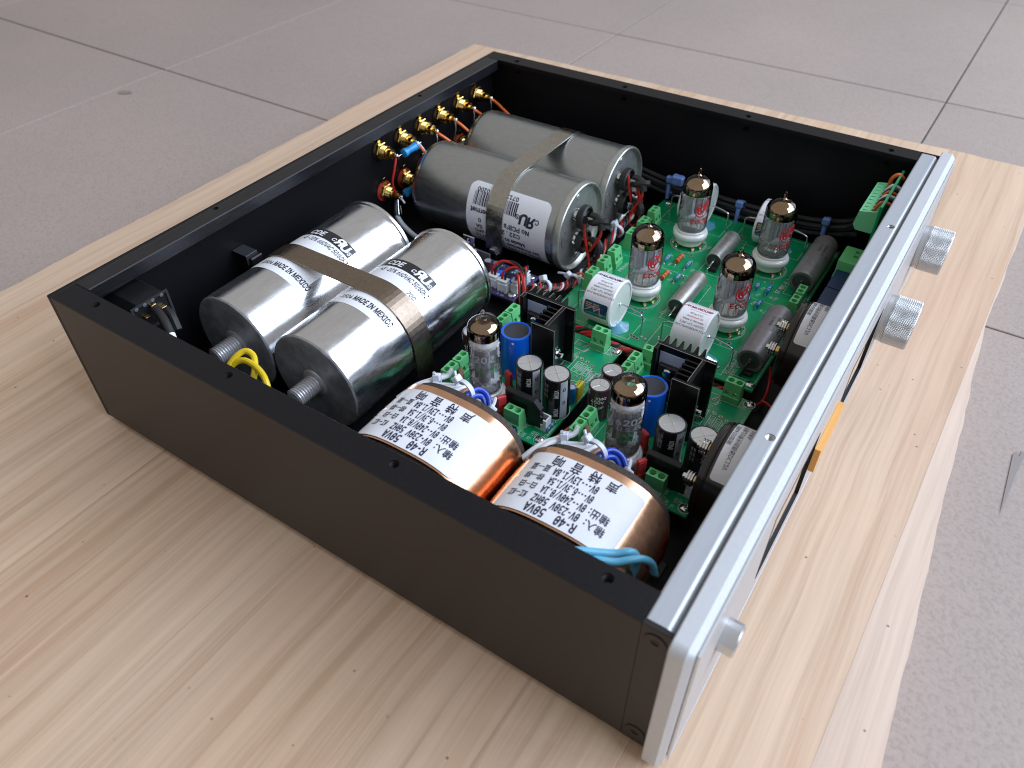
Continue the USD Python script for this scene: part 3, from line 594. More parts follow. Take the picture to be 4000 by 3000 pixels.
def resistor(t, p, q, r=1.25, mat_='resistor_blue', bands=('band_dark', 'band_pale'), lead=2.6, name='resistor'):
    p, q = np.array(p, float), np.array(q, float); d = (q - p) / np.linalg.norm(q - p); a, b = p + d * lead, q - d * lead; L = np.linalg.norm(b - a)
    m = lathe([(0.01, 0), (r * 0.7, 0.1), (r * 1.08, 0.45), (r * 1.08, L * 0.2), (r * 0.88, L * 0.28), (r * 0.88, L * 0.72), (r * 1.08, L * 0.8), (r * 1.08, L - 0.45), (r * 0.7, L - 0.1), (0.01, L)], 16, a, d)
    o = obj(name, m, mat_, t, world=True)
    for i, k in enumerate((0.13, 0.38, 0.5, 0.62, 0.87)):
        rr = r * (1.10 if k < 0.2 or k > 0.8 else 0.90); obj('band', lathe([(rr, L * k - 0.3), (rr + 0.03, L * k - 0.28), (rr + 0.03, L * k + 0.28), (rr, L * k + 0.3)], 16, a, d), bands[i % len(bands)], o, world=True)
    dn = lambda e, s: tube([a if s else b, e + np.array([0, 0, 0.3]) - d * (0.9 if not s else -0.9), e + np.array([0, 0, -0.6]), e + np.array([0, 0, -2.2])], 0.3, 6, 4)
    obj('lead', dn(p, True), 'steel', o, world=True); obj('lead', dn(q, False), 'steel', o, world=True)
    return o
def board_thing(name, label, x0, x1, y0, y1, matn='pcb_green', z=PZ, group=None):
    t = thing(name, label, 'circuit board', ((x0 + x1) / 2, (y0 + y1) / 2, 3.0), group)
    obj('board', bx(x0, x1, y0, y1, z - 1.6, z, 0.12), matn, t, world=True, smooth=False)
    return t

# ---- terminal blocks: length along x, the stepped slotted face looks to -y, the wire entry to +y
TB_PROF = Polygon([(-4.9, 0), (4.6, 0), (4.6, 4.0), (3.4, 5.0), (3.4, 9.2), (3.0, 14.0), (-2.6, 14.0), (-4.3, 5.2), (-4.9, 4.8)])
def terminal_block(label, loc, rot=0, ways=2, group='green two-way terminal blocks on the green boards'):
    t = thing('terminal_block', label, 'terminal block', loc, group, rot); L = 5.08 * ways + 0.3
    m = prism(TB_PROF, L, 'x', -L / 2)
    if m.volume < 0: m.invert()
    xs = [(i - (ways - 1) / 2) * 5.08 for i in range(ways)]
    m = cut(m, *[cyl((x, 0.2, 9.5), (x, 0.2, 15), 1.95, 18) for x in xs], *[bx(x - 1.15, x + 1.15, -8, -2.3, 5.6, 8.6) for x in xs], *[bx(x - 1.7, x + 1.7, 1.5, 8, 1.2, 4.4) for x in xs])
    obj('housing', m, 'terminal_green', t, smooth=False)
    for x in xs:
        s = obj('screw', lathe([(1.9, 9.7), (1.9, 10.6), (1.7, 11.0), (0.01, 11.05)], 16, (x, 0.2, 0)), 'steel', t)
        obj('slot', bx(x - 1.6, x + 1.6, -0.05, 0.45, 11.0, 11.12), 'plastic_black', s, smooth=False)
        obj('contact', [bx(x - 0.95, x + 0.95, -2.6, -2.3, 5.7, 8.3), bx(x - 0.9, x + 0.5, -3.0, -2.6, 6.5, 7.0)], 'steel', t, smooth=False)
        obj('clamp', bx(x - 1.6, x + 1.6, 1.6, 2.0, 1.3, 4.3), 'steel', t, smooth=False)
    return t

# ---- power supply boards (the first, and the second 90 mm further towards the front panel)
def psu_board(label):
    t = board_thing('power_board', label, 166, 248, 111.5, 213, group='green power supply boards'); z = PZ
    obj('copper_trace', [flat(LineString(p).buffer(w), (0, 0, z + 0.06), (1, 0, 0), (0, 1, 0)) for p, w in (([(247 - 2, 190), (238, 200), (228, 200)], 2.2), ([(244, 186), (244, 170), (236, 160)], 1.6), ([(230, 118), (244, 140), (244, 150)], 1.2), ([(172, 118), (190, 114), (215, 114)], 2.0), ([(180, 204), (206, 204), (224, 190)], 1.4))], 'pcb_trace', t, world=True, kind='stuff')
    S = [silk_text('AC12-14V', 1.9, 233.4, 113.2, 90), silk_text('CN6', 1.9, 236.0, 113.2, 90), silk_text('TO LED', 1.9, 239.8, 113.0, 90), silk_text('CN7', 1.9, 242.4, 117.4, 90), silk_text('R16', 1.9, 247.4, 124.6, 90), silk_text('100uF', 1.9, 247.3, 143.5, 90), silk_text('0.1uF', 1.9, 247.4, 154.5, 90),
         silk_text('12.6V', 2.0, 242.0, 203.5, 90), silk_text('CN8', 2.0, 244.6, 203.5, 90), silk_text('TUBEPSU_P1', 1.2, 247.3, 190, 90), silk_text('4001', 2.2, 232.0, 181.0, 90), silk_text('4001', 2.2, 236.2, 180.5, 90), silk_text('1.8K', 2.2, 239.9, 180.0, 90), silk_text('R14', 1.9, 242.0, 181.0, 90), silk_text('200R', 2.2, 243.6, 175.0, 90), silk_text('R15', 1.9, 246.0, 176, 90),
         silk_text('D6', 1.9, 231.0, 193, 180), silk_text('D7', 1.9, 235.6, 191.8, 180), silk_text('U3', 2.0, 226.6, 190, 60), silk_text('LM317/1085', 2.0, 223.5, 190, 60), silk_text('CN9', 2.0, 226.5, 202.5, 60), silk_text('470uF', 2.2, 239.4, 162.5, 160), silk_text('C10', 2.0, 244.0, 163.5, 75), silk_text('C11', 2.0, 247.2, 167.0, 75), silk_text('C12', 1.9, 247.2, 183, 75), silk_text('6Z4/6X4', 2.2, 210.5, 113.0, 62), silk_text('CN2', 1.9, 183.5, 127, -60), silk_text('D2', 1.9, 186.0, 125.0, -60), silk_text('200V', 2.0, 166.8, 116.5, 62)]
    S += [silk_box(229.3, 232.6, 178.0, 188.6), silk_box(233.4, 236.8, 177.6, 188.2), silk_box(237.5, 240.4, 178.0, 187.0), silk_box(241.5, 244.1, 173.2, 182.2), silk_box(244.3, 247.6, 176.0, 184.6), silk_box(218.5, 228.6, 198.5, 207.5), silk_box(221.5, 227.0, 178, 192), silk_ring(238.3, 166.0, 5.4), silk_ring(243.7, 163.6, 2.6), silk_ring(240, 142.5, 8.7), silk_ring(221.8, 142.2, 8.7),
          silk_line([(232.0, 113.4), (232.0, 123.2)]), silk_line([(220.6, 113.2), (232, 113.2)]), silk_line([(233.5, 123.0), (237.2, 124.5), (241.6, 124.5)]), silk_line([(240.2, 203.8), (240.2, 213)]), silk_line([(228.3, 203.8), (240.2, 203.8)]), silk_line([(213.5, 113), (215, 124), (213.6, 136)]), silk_line([(180.2, 124), (180.2, 149)]), silk_ring(201.5, 126.3, 13.4), silk_line([(246.9, 121.5), (246.9, 131)]), silk_line([(243.2, 163.8), (247.6, 163.8), (247.6, 155)]), silk_ring(245, 116.5, 3.6), silk_ring(245, 209.5, 3.6)]
    obj('silkscreen', S, 'silk_white', t, world=True, smooth=False, kind='stuff')
    pads = [(221.5, 203.5), (225.6, 202.5), (230.7, 191.0), (234.8, 190.5), (238.8, 189.2), (230.8, 175.8), (235.0, 175.0), (238.9, 175.6), (242.8, 184.3), (242.8, 171.0), (246.0, 182.6), (246.0, 178.0), (237.5, 168.2), (239.2, 163.6), (243.0, 164.6), (244.5, 162.5), (223.2, 180.6), (224.8, 183.4), (226.2, 186)]
    obj('pad', [annulus(x, y, 0.55, 1.15, z + 0.2) for x, y in pads], 'pad', t, world=True, smooth=False, kind='stuff')
    obj('hole', [disc(x, y, 0.56, z + 0.19) for x, y in pads], 'hole_dark', t, world=True, smooth=False, kind='stuff')
    pan_screw(t, 245, 116.5); pan_screw(t, 245, 209.5); pan_screw(t, 169, 208)
    resistor(t, (245.4, 121.6, 16), (245.4, 133.2, 16), 1.15, 'resistor_blue', ('band_dark',), 2.3)
    for x, y in ((185.2, 121.5), (188.2, 119)): resistor(t, (x, y, 15.6), (x + 3, y + 5, 15.6), 0.9, 'chip_black', ('band_pale',), 1.0, 'diode')
    obj('solder_joint', [blob(x, y, z, 1.0, 0.9) for x, y in ((245.4, 121.8), (245.4, 133.0), (210.2, 132.5), (211, 119))], 'solder', t, world=True, kind='stuff')
    for x, y in ((169, 114.5), (245, 116.5), (245, 209.5), (169, 208)): obj('standoff', cyl((x, y, 3.02), (x, y, z - 1.62), 2.6, 6), 'brass', t, world=True, smooth=False)
    return t
pb1 = psu_board('green power board in the middle of the case, beside the bright capacitors')
pb2 = copy_of(pb1, (207 + 90, 162.25, 3.0), 'green front power board, partly under the near round meter by the front panel')

# ---- main amplifier board
mb = board_thing('main_board', 'large green circuit board carrying four small vacuum tubes', 187, 332.2, 221.5, 404)
z = PZ
SJ = [(213, 229.5), (238.5, 231), (252.5, 232.2), (255.5, 231.4), (263, 236), (262, 238), (211, 380), (237, 388), (252, 380.5), (255, 378.5), (301, 384), (299, 236), (306.5, 231), (318, 251), (258.6, 311.5), (258, 314), (260, 318.5)] + [(227.5, 318), (227.5, 331), (235.2, 321), (236, 335), (243.8, 318.5), (244, 331), (235.4, 296), (237, 309), (244.2, 299), (246.2, 311)]
obj('solder_joint', [blob(x, y, z, 1.15, 1.0) for x, y in SJ], 'solder', mb, world=True, kind='stuff')
S = [silk_text('C104', 2.4, 202.0, 252.5, 70), silk_text('C105', 2.4, 253.2, 262.0, 70), silk_text('C103', 2.4, 262.5, 222.8, 62), silk_text('C102', 2.6, 331.0, 227.5, 180), silk_text('C115', 2.2, 246.5, 352, 65), silk_text('250V', 2.2, 222.5, 224.5, 180), silk_text('/250V', 2.2, 275.0, 262, 80), silk_text('ST-MDS-L-2', 3.0, 313.0, 228.0, 84, bold=1), silk_text('VER1.0', 2.6, 317.0, 228.0, 84), silk_text('ST-MDS-R-2', 3.0, 311.5, 327.0, 84, bold=1), silk_text('声特 Audio', 2.4, 205.5, 291.0, 88, 'cjk'), silk_text('250V', 2.2, 204, 278, 88), silk_text('22K', 2.0, 249.5, 300, 68), silk_text('22K', 2.0, 249.0, 319, 68), silk_text('R11', 1.8, 240.4, 300, 68), silk_text('470', 1.9, 232.0, 318, 68), silk_text('470', 1.9, 300.0, 316, 68), silk_text('R20', 1.9, 300.5, 325.5, 68), silk_text('1M', 1.9, 309, 318.5, 68), silk_text('C201', 1.9, 311.8, 317.5, 68), silk_text('1M', 1.9, 308.5, 300.5, 68), silk_text('C101', 1.9, 311.5, 299.5, 68), silk_text('0.1uF/250V', 1.7, 319.6, 302.5, 82), silk_text('R104', 1.9, 300.5, 305, 68)]
S += [silk_box(198, 246, 224.5, 251.5, 0.28), silk_box(257.5, 310.5, 225, 252, 0.28), silk_box(252.8, 268.5, 257.5, 310, 0.28), silk_box(252.8, 268.5, 323, 379, 0.28), silk_box(198, 248, 374, 400.5, 0.28), silk_box(258, 309, 375, 400.5, 0.28), silk_box(313.5, 331, 229.5, 297.5, 0.28), silk_box(313.5, 331, 329.5, 398, 0.28), silk_line([(188, 312.6), (252, 312.6)], 0.25), silk_line([(270, 312.6), (318, 312.6)], 0.25), silk_box(314.2, 318.8, 300, 313, 0.26)]
for (x, y) in ((231.8, 271.5), (294, 271.5), (231.5, 353), (294, 353)): S += [silk_ring(x, y, 13.6, 0.3), silk_ring(x, y, 12.6, 0.25), silk_text('9', 1.8, x + 5, y - 16.6, 180)]
obj('silkscreen', S, 'silk_white', mb, world=True, smooth=False, kind='stuff')
HO = [(245.5, 230.2), (248, 229.6), (250.3, 229), (200.5, 243), (203.2, 242.4), (298.6, 237.6), (240.5, 256.5), (303, 257), (240.5, 338.5), (302.5, 338.5), (247.5, 308.5), (256, 317), (234, 386.6), (236.5, 386), (239, 385.4), (262, 384), (264.5, 383.4), (287, 376), (289.5, 375.4)]
obj('pad', [annulus(x, y, 0.8, 1.5, z + 0.2) for x, y in HO], 'pad', mb, world=True, smooth=False, kind='stuff')
obj('hole', [disc(x, y, 0.82, z + 0.19) for x, y in HO], 'hole_dark', mb, world=True, smooth=False, kind='stuff')
obj('copper_trace', [flat(LineString(p).buffer(w), (0, 0, z + 0.06), (1, 0, 0), (0, 1, 0)) for p, w in (([(200, 258), (215, 258), (222, 250), (250, 250)], 1.3), ([(248, 290), (270, 290), (282, 300)], 1.2), ([(205, 330), (216, 342), (216, 368)], 1.3), ([(246, 345), (272, 338), (280, 338)], 1.2), ([(300, 300), (312, 290), (312, 240)], 1.2), ([(190, 300), (212, 300), (222, 292)], 1.0), ([(270, 320), (310, 320), (316, 330)], 1.3), ([(262, 256), (284, 256)], 1.4))], 'pcb_trace', mb, world=True, kind='stuff')
for x, y in ((329, 226.3), (193, 400), (329, 400)): pan_screw(mb, x, y)
for x, y in ((193, 226), (329, 226), (193, 400), (329, 400), (255, 314)): obj('standoff', cyl((x, y, 3.02), (x, y, z - 1.62), 2.6, 6), 'brass', mb, world=True, smooth=False)
for p, q, mm, bb, r in (((227.5, 331, 16), (227.5, 317, 16), 'resistor_blue', ('band_dark', 'band_pale'), 1.35), ((235.5, 335.5, 16), (235.1, 320.3, 16), 'resistor_red', ('band_orange', 'resistor_red'), 1.7), ((243.9, 331, 16), (243.7, 318, 16), 'resistor_blue', ('band_dark', 'band_pale'), 1.3), ((235.6, 310.0, 16), (235.3, 295.0, 16), 'resistor_red', ('band_orange', 'resistor_red'), 1.7), ((244.4, 312, 16), (244.1, 298.8, 16), 'resistor_blue', ('band_dark', 'band_pale'), 1.3),
                       ((296.1, 332, 16), (296.0, 319.5, 16), 'resistor_bright', ('band_dark', 'band_pale'), 1.35), ((304.2, 333, 16), (304.4, 318.6, 16), 'resistor_bright', ('band_dark', 'band_pale'), 1.35), ((304.6, 313, 16), (304.2, 300, 16), 'resistor_bright', ('band_dark', 'band_pale'), 1.35), ((296.5, 313, 16), (296.4, 300, 16), 'resistor_bright', ('band_dark', 'band_pale'), 1.3), ((214.5, 344, 16), (214.5, 331, 16), 'resistor_bright', ('band_dark', 'band_pale'), 1.3)):
    resistor(mb, p, q, r, mm, bb, 2.4)

# ---- terminal blocks
tb = terminal_block('green terminal block on the main board edge, nearest the white cylindrical capacitor', (196.4, 264, PZ), 90)
for y, s in ((281.2, 'second green terminal block from the white capacitor along the main board edge'), (297.2, 'third green terminal block from the white capacitor along the main board edge'), (325.5, 'green terminal block directly behind the front left tube on the main board'), (344.8, 'green terminal block beside the far left tube, second from the far corner'), (363.0, 'green terminal block nearest the far left corner of the main board')):
    copy_of(tb, (196.4, y, PZ), s, 90)
copy_of(tb, (326.6, 308.2, PZ), 'green terminal block on the right edge, touching the near large grey tubular capacitor', -90)
copy_of(tb, (326.6, 321.4, PZ), 'green terminal block at the end of the far large grey tubular capacitor', -90)
for k, w in ((0, 'first'), (1, 'second')):
    dx = 90 * k; near = 'on the middle power board' if k == 0 else 'on the front power board'
    copy_of(tb, (173.6 + dx, 127.6, PZ), 'green terminal block with white wires beside the rectifier tube ' + near, 90)
    copy_of(tb, (173.6 + dx, 139.2, PZ), 'green terminal block just behind the white wired one ' + near, 90)
    copy_of(tb, (173.6 + dx, 185.6, PZ), 'green terminal block behind the blue capacitor, nearer one, ' + near, 90)
    copy_of(tb, (173.6 + dx, 197.0, PZ), 'green terminal block behind the blue capacitor, farther one, ' + near, 90)
    copy_of(tb, (179.4 + dx, 209.2, PZ), 'green terminal block half hidden by the heatsink ' + near, 0)
    copy_of(tb, (233.9 + dx, 208.9, PZ), 'green terminal block beside the shiny corner screw ' + near, 0)
    copy_of(tb, (226.5 + dx, 118.6, PZ), 'green terminal block fed by blue wires at the near edge ' + near, 180)

# ================================================================== vacuum tubes and their sockets
def socket9(label, x, y):
    t = thing('tube_socket', label, 'tube socket', (x, y, PZ), 'white nine-pin tube sockets on the main board')
    def lob(r, h, th): return r + np.where((h > 7.5), 0.55 * np.cos(2 * th + 0.6) ** 2 * 1.0, 0), h
    obj('body', lathe([(0.01, 2.6), (9.3, 2.6), (10.0, 3.2), (10.3, 7.0), (10.9, 7.8), (12.2, 8.6), (12.9, 9.8), (12.9, 11.6), (12.4, 12.6), (11.5, 13.1), (10.9, 13.6), (10.9, 14.6), (10.4, 15.2), (7.5, 15.2), (7.2, 14.2), (0.01, 14.2)], 48, wob=lob), 'ceramic', t)
    for i in range(9):
        a = math.radians(-68 + 36 * (i + 0.5)); c, s = math.cos(a), math.sin(a)
        m = xf(cat_([bx(8.6, 11.3, -1.2, 1.2, 1.7, 2.2, 0.1), bx(10.7, 11.2, -1.0, 1.0, 0.2, 2.0, 0.1)]), (0, 0, 0), math.degrees(a))
        p = obj('pin', m, 'gold', t, smooth=False); obj('solder', blob(11.3 * c, 11.3 * s, 0.1, 1.35, 1.3), 'solder', p)
    return t
def tip(): return [(2.2, 0), (1.5, 1.0), (1.15, 2.2), (1.25, 4.0), (1.05, 5.2), (0.6, 5.9), (0.01, 6.1)]
def tube9(label, x, y, ang, group='small vacuum tubes with red print on the main board'):
    z0 = 28.2; t = thing('vacuum_tube', label, 'vacuum tube', (x, y, z0), group); R = 10.95
    pr = [(0.01, 0.6), (8.2, 0.3), (9.6, 0.5), (10.5, 1.6), (R, 3.4), (R, 34.0)] + [(R * math.cos(a) ** 0.92, 34.0 + 9.1 * math.sin(a)) for a in np.linspace(0.1, 1.36, 14)] + [(1.9, 43.2), (1.4, 43.8), (1.15, 44.8), (1.2, 46.4), (1.0, 47.6), (0.55, 48.3), (0.01, 48.4)]
    obj('glass', lathe(pr, 48), 'tube_glass', t, smooth=True)
    gr = 10.72
    def wob(r, h, th):
        h = h.copy(); h[0] += 1.3 * (meshkit.noise(np.array([math.cos(th) * 2.1, math.sin(th) * 2.1, ang])) - 0.5) * 2 + 0.25 * math.sin(9 * th); h[1] = h[0] + 0.7; return r, h
    gp = [(gr, 31.6), (gr, 32.4), (gr, 34.0)] + [(gr * math.cos(a) ** 0.92, 34.0 + 8.9 * math.sin(a)) for a in np.linspace(0.1, 1.36, 14)] + [(1.6, 43.0), (1.1, 43.5), (0.7, 44.2)]
    g = obj('getter', lathe(gp, 64, wob=wob), 'getter', t, smooth=True)
    gp2 = [(gr - 0.03, 30.6), (gr - 0.03, 32.2)]
    def wob2(r, h, th):
        h = h.copy(); h[1] += 1.3 * (meshkit.noise(np.array([math.cos(th) * 2.1, math.sin(th) * 2.1, ang])) - 0.5) * 2 + 0.25 * math.sin(9 * th); return r, h
    obj('getter_fringe', lathe(gp2, 64, wob=wob2), 'getter_rim', g, smooth=True)
    for h, nm in ((29.4, 'mica'), (12.2, 'mica')):
        pts = []
        for i in range(40):
            a = i * 2 * PI / 40; r = 10.3 if i % 2 else 9.3; pts.append((r * math.cos(a), r * math.sin(a)))
        obj('mica_disc', prism(Polygon(pts), 0.35, 'z', h), 'mica', t, smooth=False)
    ca, sa = math.cos(math.radians(ang)), math.sin(math.radians(ang))
    for s in (-1, 1):
        oc = Polygon([(2.9, 1.2), (1.6, 3.6), (-1.6, 3.6), (-2.9, 1.2), (-2.9, -1.2), (-1.6, -3.6), (1.6, -3.6), (2.9, -1.2)])
        m = xf(cat_([prism(oc, 17.0, 'z', 12.9), bx(-4.4, -2.7, -0.2, 0.2, 14, 29), bx(2.7, 4.4, -0.2, 0.2, 14, 29)]), (0, 0, 0), 0); m.apply_translation((0, 4.3 * s, 0)); m.apply_transform(trimesh.transformations.rotation_matrix(math.radians(ang), [0, 0, 1]))
        obj('anode', m, 'anode', t, smooth=25)
    rods = []
    for i in range(8):
        a = math.radians(ang + 45 * i + 12); r = 6.3; rods.append(cyl((r * math.cos(a), r * math.sin(a), 1.0), (r * 0.8 * math.cos(a), r * 0.8 * math.sin(a), 12.2), 0.4, 6)); rods.append(cyl((7.6 * math.cos(a + 0.3), 7.6 * math.sin(a + 0.3), 12.5), (7.6 * math.cos(a + 0.3), 7.6 * math.sin(a + 0.3), 30.2), 0.35, 6))
    obj('support_wire', rods, 'support_wire', t, kind='stuff')
    obj('stem', lathe([(0.01, 6.5), (3, 6.2), (6.5, 4.2), (9.5, 2.6)], 32), 'stem_glass', t)
    # red print wrapped round the glass: a ring with a monogram, and the type letters below
    f = lambda u, v: (( R + 0.12) * math.cos(math.radians(ang) + u / R), (R + 0.12) * math.sin(math.radians(ang) + u / R), v)
    e = affinity.scale(Point(0, 0).buffer(1, 20), 5.2, 5.9); rg = e.difference(affinity.scale(e, 0.84, 0.86))
    mono = union_all([affinity.translate(text2('J', 6.2, 'sans', 3, 'c', 1.0, 0.15), 0.6, -1.2), affinity.translate(affinity.scale(text2('J', 5.4, 'sans', 3, 'c', 1.0, 0.1), -1, 1), -1.6, -3.2), LineString([(-3.4, 1.4), (-0.6, 2.0), (4.6, 7.0)]).buffer(0.5), LineString([(4.6, 7.0), (5.4, 2.0)]).buffer(0.42)])
    obj('red_print', [bend(affinity.translate(union_all([rg, mono]), 0, 20.6), f, 1.0), bend(affinity.translate(text2('ECC8', 3.1, 'sans', 3, 'c', 1.15), -0.5, 9.6), f, 1.0)], 'ink_red', t, smooth=False)
    return t
for (x, y), s, a in (((231.8, 271.8), 'nearest the white cylindrical capacitor at the left edge', -32), ((231.5, 353.0), 'at the far left, behind the others', -40), ((294.0, 353.0), 'at the far right, close to the far wall', -36), ((294.2, 271.8), 'nearest the round meters', -38)):
    socket9('white ceramic socket holding the tube ' + s, x, y); tube9('glass tube with red print ' + s, x, y, a)

def rectifier(label, x, y, ang, kind):
    z0 = 26.0; R = 9.5
    s = thing('tube_socket', 'white ceramic socket under the ' + kind, 'tube socket', (x, y, PZ), 'white seven-pin sockets on the power boards')
    obj('body', lathe([(0.01, 0.1), (9.5, 0.1), (10.2, 0.8), (10.4, 5.5), (11.4, 6.4), (11.9, 7.6), (11.9, 9.6), (11.3, 10.8), (10.2, 11.6), (9.9, 12.8), (9.4, 13.2), (7, 13.2), (6.8, 12), (0.01, 12)], 48), 'ceramic', s)
    for i in range(7):
        a = math.radians(ang + 45 * i); obj('pin', blob(11.6 * math.cos(a), 11.6 * math.sin(a), 0.1, 1.2, 1.2), 'solder', s)
    t = thing('rectifier_tube', label, 'vacuum tube', (x, y, z0), 'clear rectifier tubes on the power boards')
    pr = [(0.01, 0.6), (6.8, 0.3), (8.2, 0.6), (9.1, 1.8), (R, 4.0), (R, 45.6)] + [(R * math.cos(a) ** 0.85, 45.6 + 5.6 * math.sin(a)) for a in np.linspace(0.1, 1.33, 12)] + [(2.3, 51.2), (1.6, 51.8), (1.2, 52.8), (1.35, 54.8), (1.15, 56.4), (0.6, 57.3), (0.01, 57.4)]
    obj('glass', lathe(pr, 48), 'tube_glass', t, smooth=True)
    gr = R - 0.25
    def wob(r, h, th):
        h = h.copy(); h[0] += 0.8 * (meshkit.noise(np.array([math.cos(th) * 2.1, math.sin(th) * 2.1, ang])) - 0.5) * 2; return r, h
    g = obj('getter', lathe([(gr, 43.2), (gr, 45.6)] + [(gr * math.cos(a) ** 0.85, 45.6 + 5.4 * math.sin(a)) for a in np.linspace(0.1, 1.15, 12)], 64, wob=wob), 'getter', t, smooth=True)
    obj('getter_fringe', lathe([(gr - 0.03, 40.6), (gr - 0.03, 44.2)], 64), 'getter_rim', g, smooth=True)
    for h in (34.2, 8.8):
        pts = [((8.9 if i % 2 else 7.9) * math.cos(i * PI / 16), (8.9 if i % 2 else 7.9) * math.sin(i * PI / 16)) for i in range(32)]
        obj('mica_disc', prism(Polygon(pts), 0.4, 'z', h), 'mica', t, smooth=False)
    for sgn in (-1, 1):
        m = cat_([xf(lathe([(3.5, 10), (3.5, 33.5), (0.01, 33.5)], 24), (0, 3.9 * sgn, 0)), bx(-5.6, 5.6, 3.9 * sgn - 0.2, 3.9 * sgn + 0.2, 11, 33)]); m.apply_transform(trimesh.transformations.rotation_matrix(math.radians(ang + 90), [0, 0, 1]))
        obj('anode', m, 'anode_dark', t)
    rods = [cyl((5.6 * math.cos(i * PI / 4), 5.6 * math.sin(i * PI / 4), 1), (4.4 * math.cos(i * PI / 4), 4.4 * math.sin(i * PI / 4), 8.8), 0.4, 6) for i in range(7)] + [lathe([(1.8, 35.5), (2.2, 36.2), (1.8, 36.9)], 16, (2, 1, 0)), cyl((2, 1, 34.3), (2, 1, 40), 0.4, 6), bx(-5, 5, -2, 2, 36, 41.5, 0.5)]
    obj('support_wire', rods, 'support_wire', t, kind='stuff')
    obj('stem', lathe([(0.01, 5.5), (3, 5.2), (5.5, 3.6), (8, 2.4)], 32), 'stem_glass', t)
    f = lambda u, v: ((R + 0.1) * math.cos(math.radians(ang) + u / R), (R + 0.1) * math.sin(math.radians(ang) + u / R), v)
    if kind.startswith('near'):
        em = affinity.scale(Point(0, 0).buffer(1, 14), 2.0, 2.6); em = em.difference(affinity.scale(em, 0.75, 0.75)).union(LineString([(-0.4, 1.0), (0.4, 0), (-0.4, -1.2)]).buffer(0.3))
        obj('green_print', [bend(affinity.translate(em, -8.2, 19.5), f, 1.0), bend(affinity.translate(text2('JAN', 3.0, 'sans', 1, 'l', 1.25), -3.4, 18.4), f, 1.0), bend(affinity.translate(text2('MADE', 2.4, 'sans', 1, 'l', 1.2), -2.6, 14.6), f, 1.0)], 'ink_green', t, smooth=False)
        obj('etched_print', [bend(affinity.translate(text2('6202', 4.2, 'sans', 2, 'l', 1.1), -4.2, 27.0), f, 1.0), bend(affinity.translate(text2('U.S.A', 2.7, 'sans', 1, 'l', 1.2), -3.0, 22.8), f, 1.0)], 'ink_grey', t, smooth=False)
    else:
        em = affinity.scale(Point(0, 0).buffer(1, 14), 1.5, 3.2); em = em.difference(affinity.scale(em, 0.7, 0.8))
        obj('green_print', [bend(affinity.translate(text2('57-38', 2.0, 'sans', 2, 'l', 1.3), -3.5, 19.5), f, 1.0), bend(affinity.translate(em, 8.0, 21.5), f, 1.0)], 'ink_green', t, smooth=False)
        obj('etched_print', [bend(affinity.translate(text2('6202', 4.2, 'sans', 2, 'l', 1.1), -9.2, 27.0), f, 1.0)], 'ink_grey', t, smooth=False)
rectifier('tall clear rectifier tube beside the bright silver capacitors', 201.5, 126.3, -62, 'rectifier tube beside the bright capacitors')
rectifier('tall clear rectifier tube with green print beside the near round meter', 291.5, 126.3, -72, 'near rectifier tube with green print')

# ================================================================== parts standing on the power boards
def can_cap(name, label, x, y, r, h, body, topm, stripe_ang, group, writing, cross=True, z0=PZ, rim=1.0):
    t = thing(name, label, 'capacitor', (x, y, z0), group)
    obj('sleeve', lathe([(0.01, 0.3), (r - 0.5, 0.2), (r, 0.8), (r, h * 0.08), (r - 0.35, h * 0.10), (r, h * 0.12), (r, h - 0.7), (r - 0.3, h - 0.15), (r - rim, h), (r - rim - 0.15, h - 0.35)], 40), body, t)
    tp = obj('top', lathe([(r - rim - 0.1, h - 0.3), (0.01, h - 0.25)], 40), topm, t)
    if cross:
        w = 0.22; L = r - rim - 0.5
        rays = [0, 90, 180, 270] if cross == 4 else [90, 210, 330]
        obj('vent_line', [xf(bx(0, L, -w, w, h - 0.27, h - 0.15), (0, 0, 0), a + stripe_ang - 20) for a in rays], 'bright_steel', tp, smooth=False)
    f = lambda k: (lambda u, v: ((r + k) * math.cos(math.radians(stripe_ang) + u / r), (r + k) * math.sin(math.radians(stripe_ang) + u / r), v))
    if writing: writing(t, f, r, h)
    return t
def vz(t, f, r, h):
    obj('stripe', bend(sbox(-2.4, 1.0, 2.4, h - 0.4), f(0.06), 0.8), 'cap_stripe', t, smooth=40)
    ws = []
    for v in (2.5, 17.0): ws.append(bend(affinity.translate(affinity.rotate(text2('VZ(M)', 2.3, 'sans', 2, 'l', 0.72), -90, origin=(0, 0)), -5.8, v + 7.0), f(0.10), 0.7))
    for du in (-12.5, -10.8):
        ws.append(bend(affinity.translate(affinity.rotate(text2('105C 2332 1133', 1.0, 'mono', 0, 'l', 0.9), -90, origin=(0, 0)), du, h - 3), f(0.10), 0.7))
    obj('lettering', ws, 'ink_white', t, smooth=False)
    obj('stripe_mark', [bend(affinity.translate(text2('0', 2.6, 'mono', 1, 'c'), 0, v), f(0.10), 0.7) for v in (h - 8, h - 18)], 'ink_black', t, smooth=False)
def kmq(t, f, r, h):
    obj('stripe', bend(sbox(-8.0, h - 4.5, -4.8, h - 0.6), f(0.06), 0.8), 'cap_stripe', t, smooth=40)
    obj('lettering', [bend(affinity.translate(text2(s, hh, 'sans', 1, 'l'), u, v), f(0.10), 0.7) for s, hh, u, v in (('KMQ', 2.0, -0.5, h - 6.4), ('450v', 2.3, -3.6, h - 9.4), ('22', 2.3, -3.4, h - 12.6), ('μF', 1.9, 1.5, h - 13.2))], 'ink_white', t, smooth=False)
def bluefilm(t, f, r, h):
    obj('drip_mark', [bend(Point(0, h - 3.0).buffer(0.8), f(0.06), 0.6)], 'ink_white', t, smooth=False)
where = ('on the middle power board', 'on the front power board')
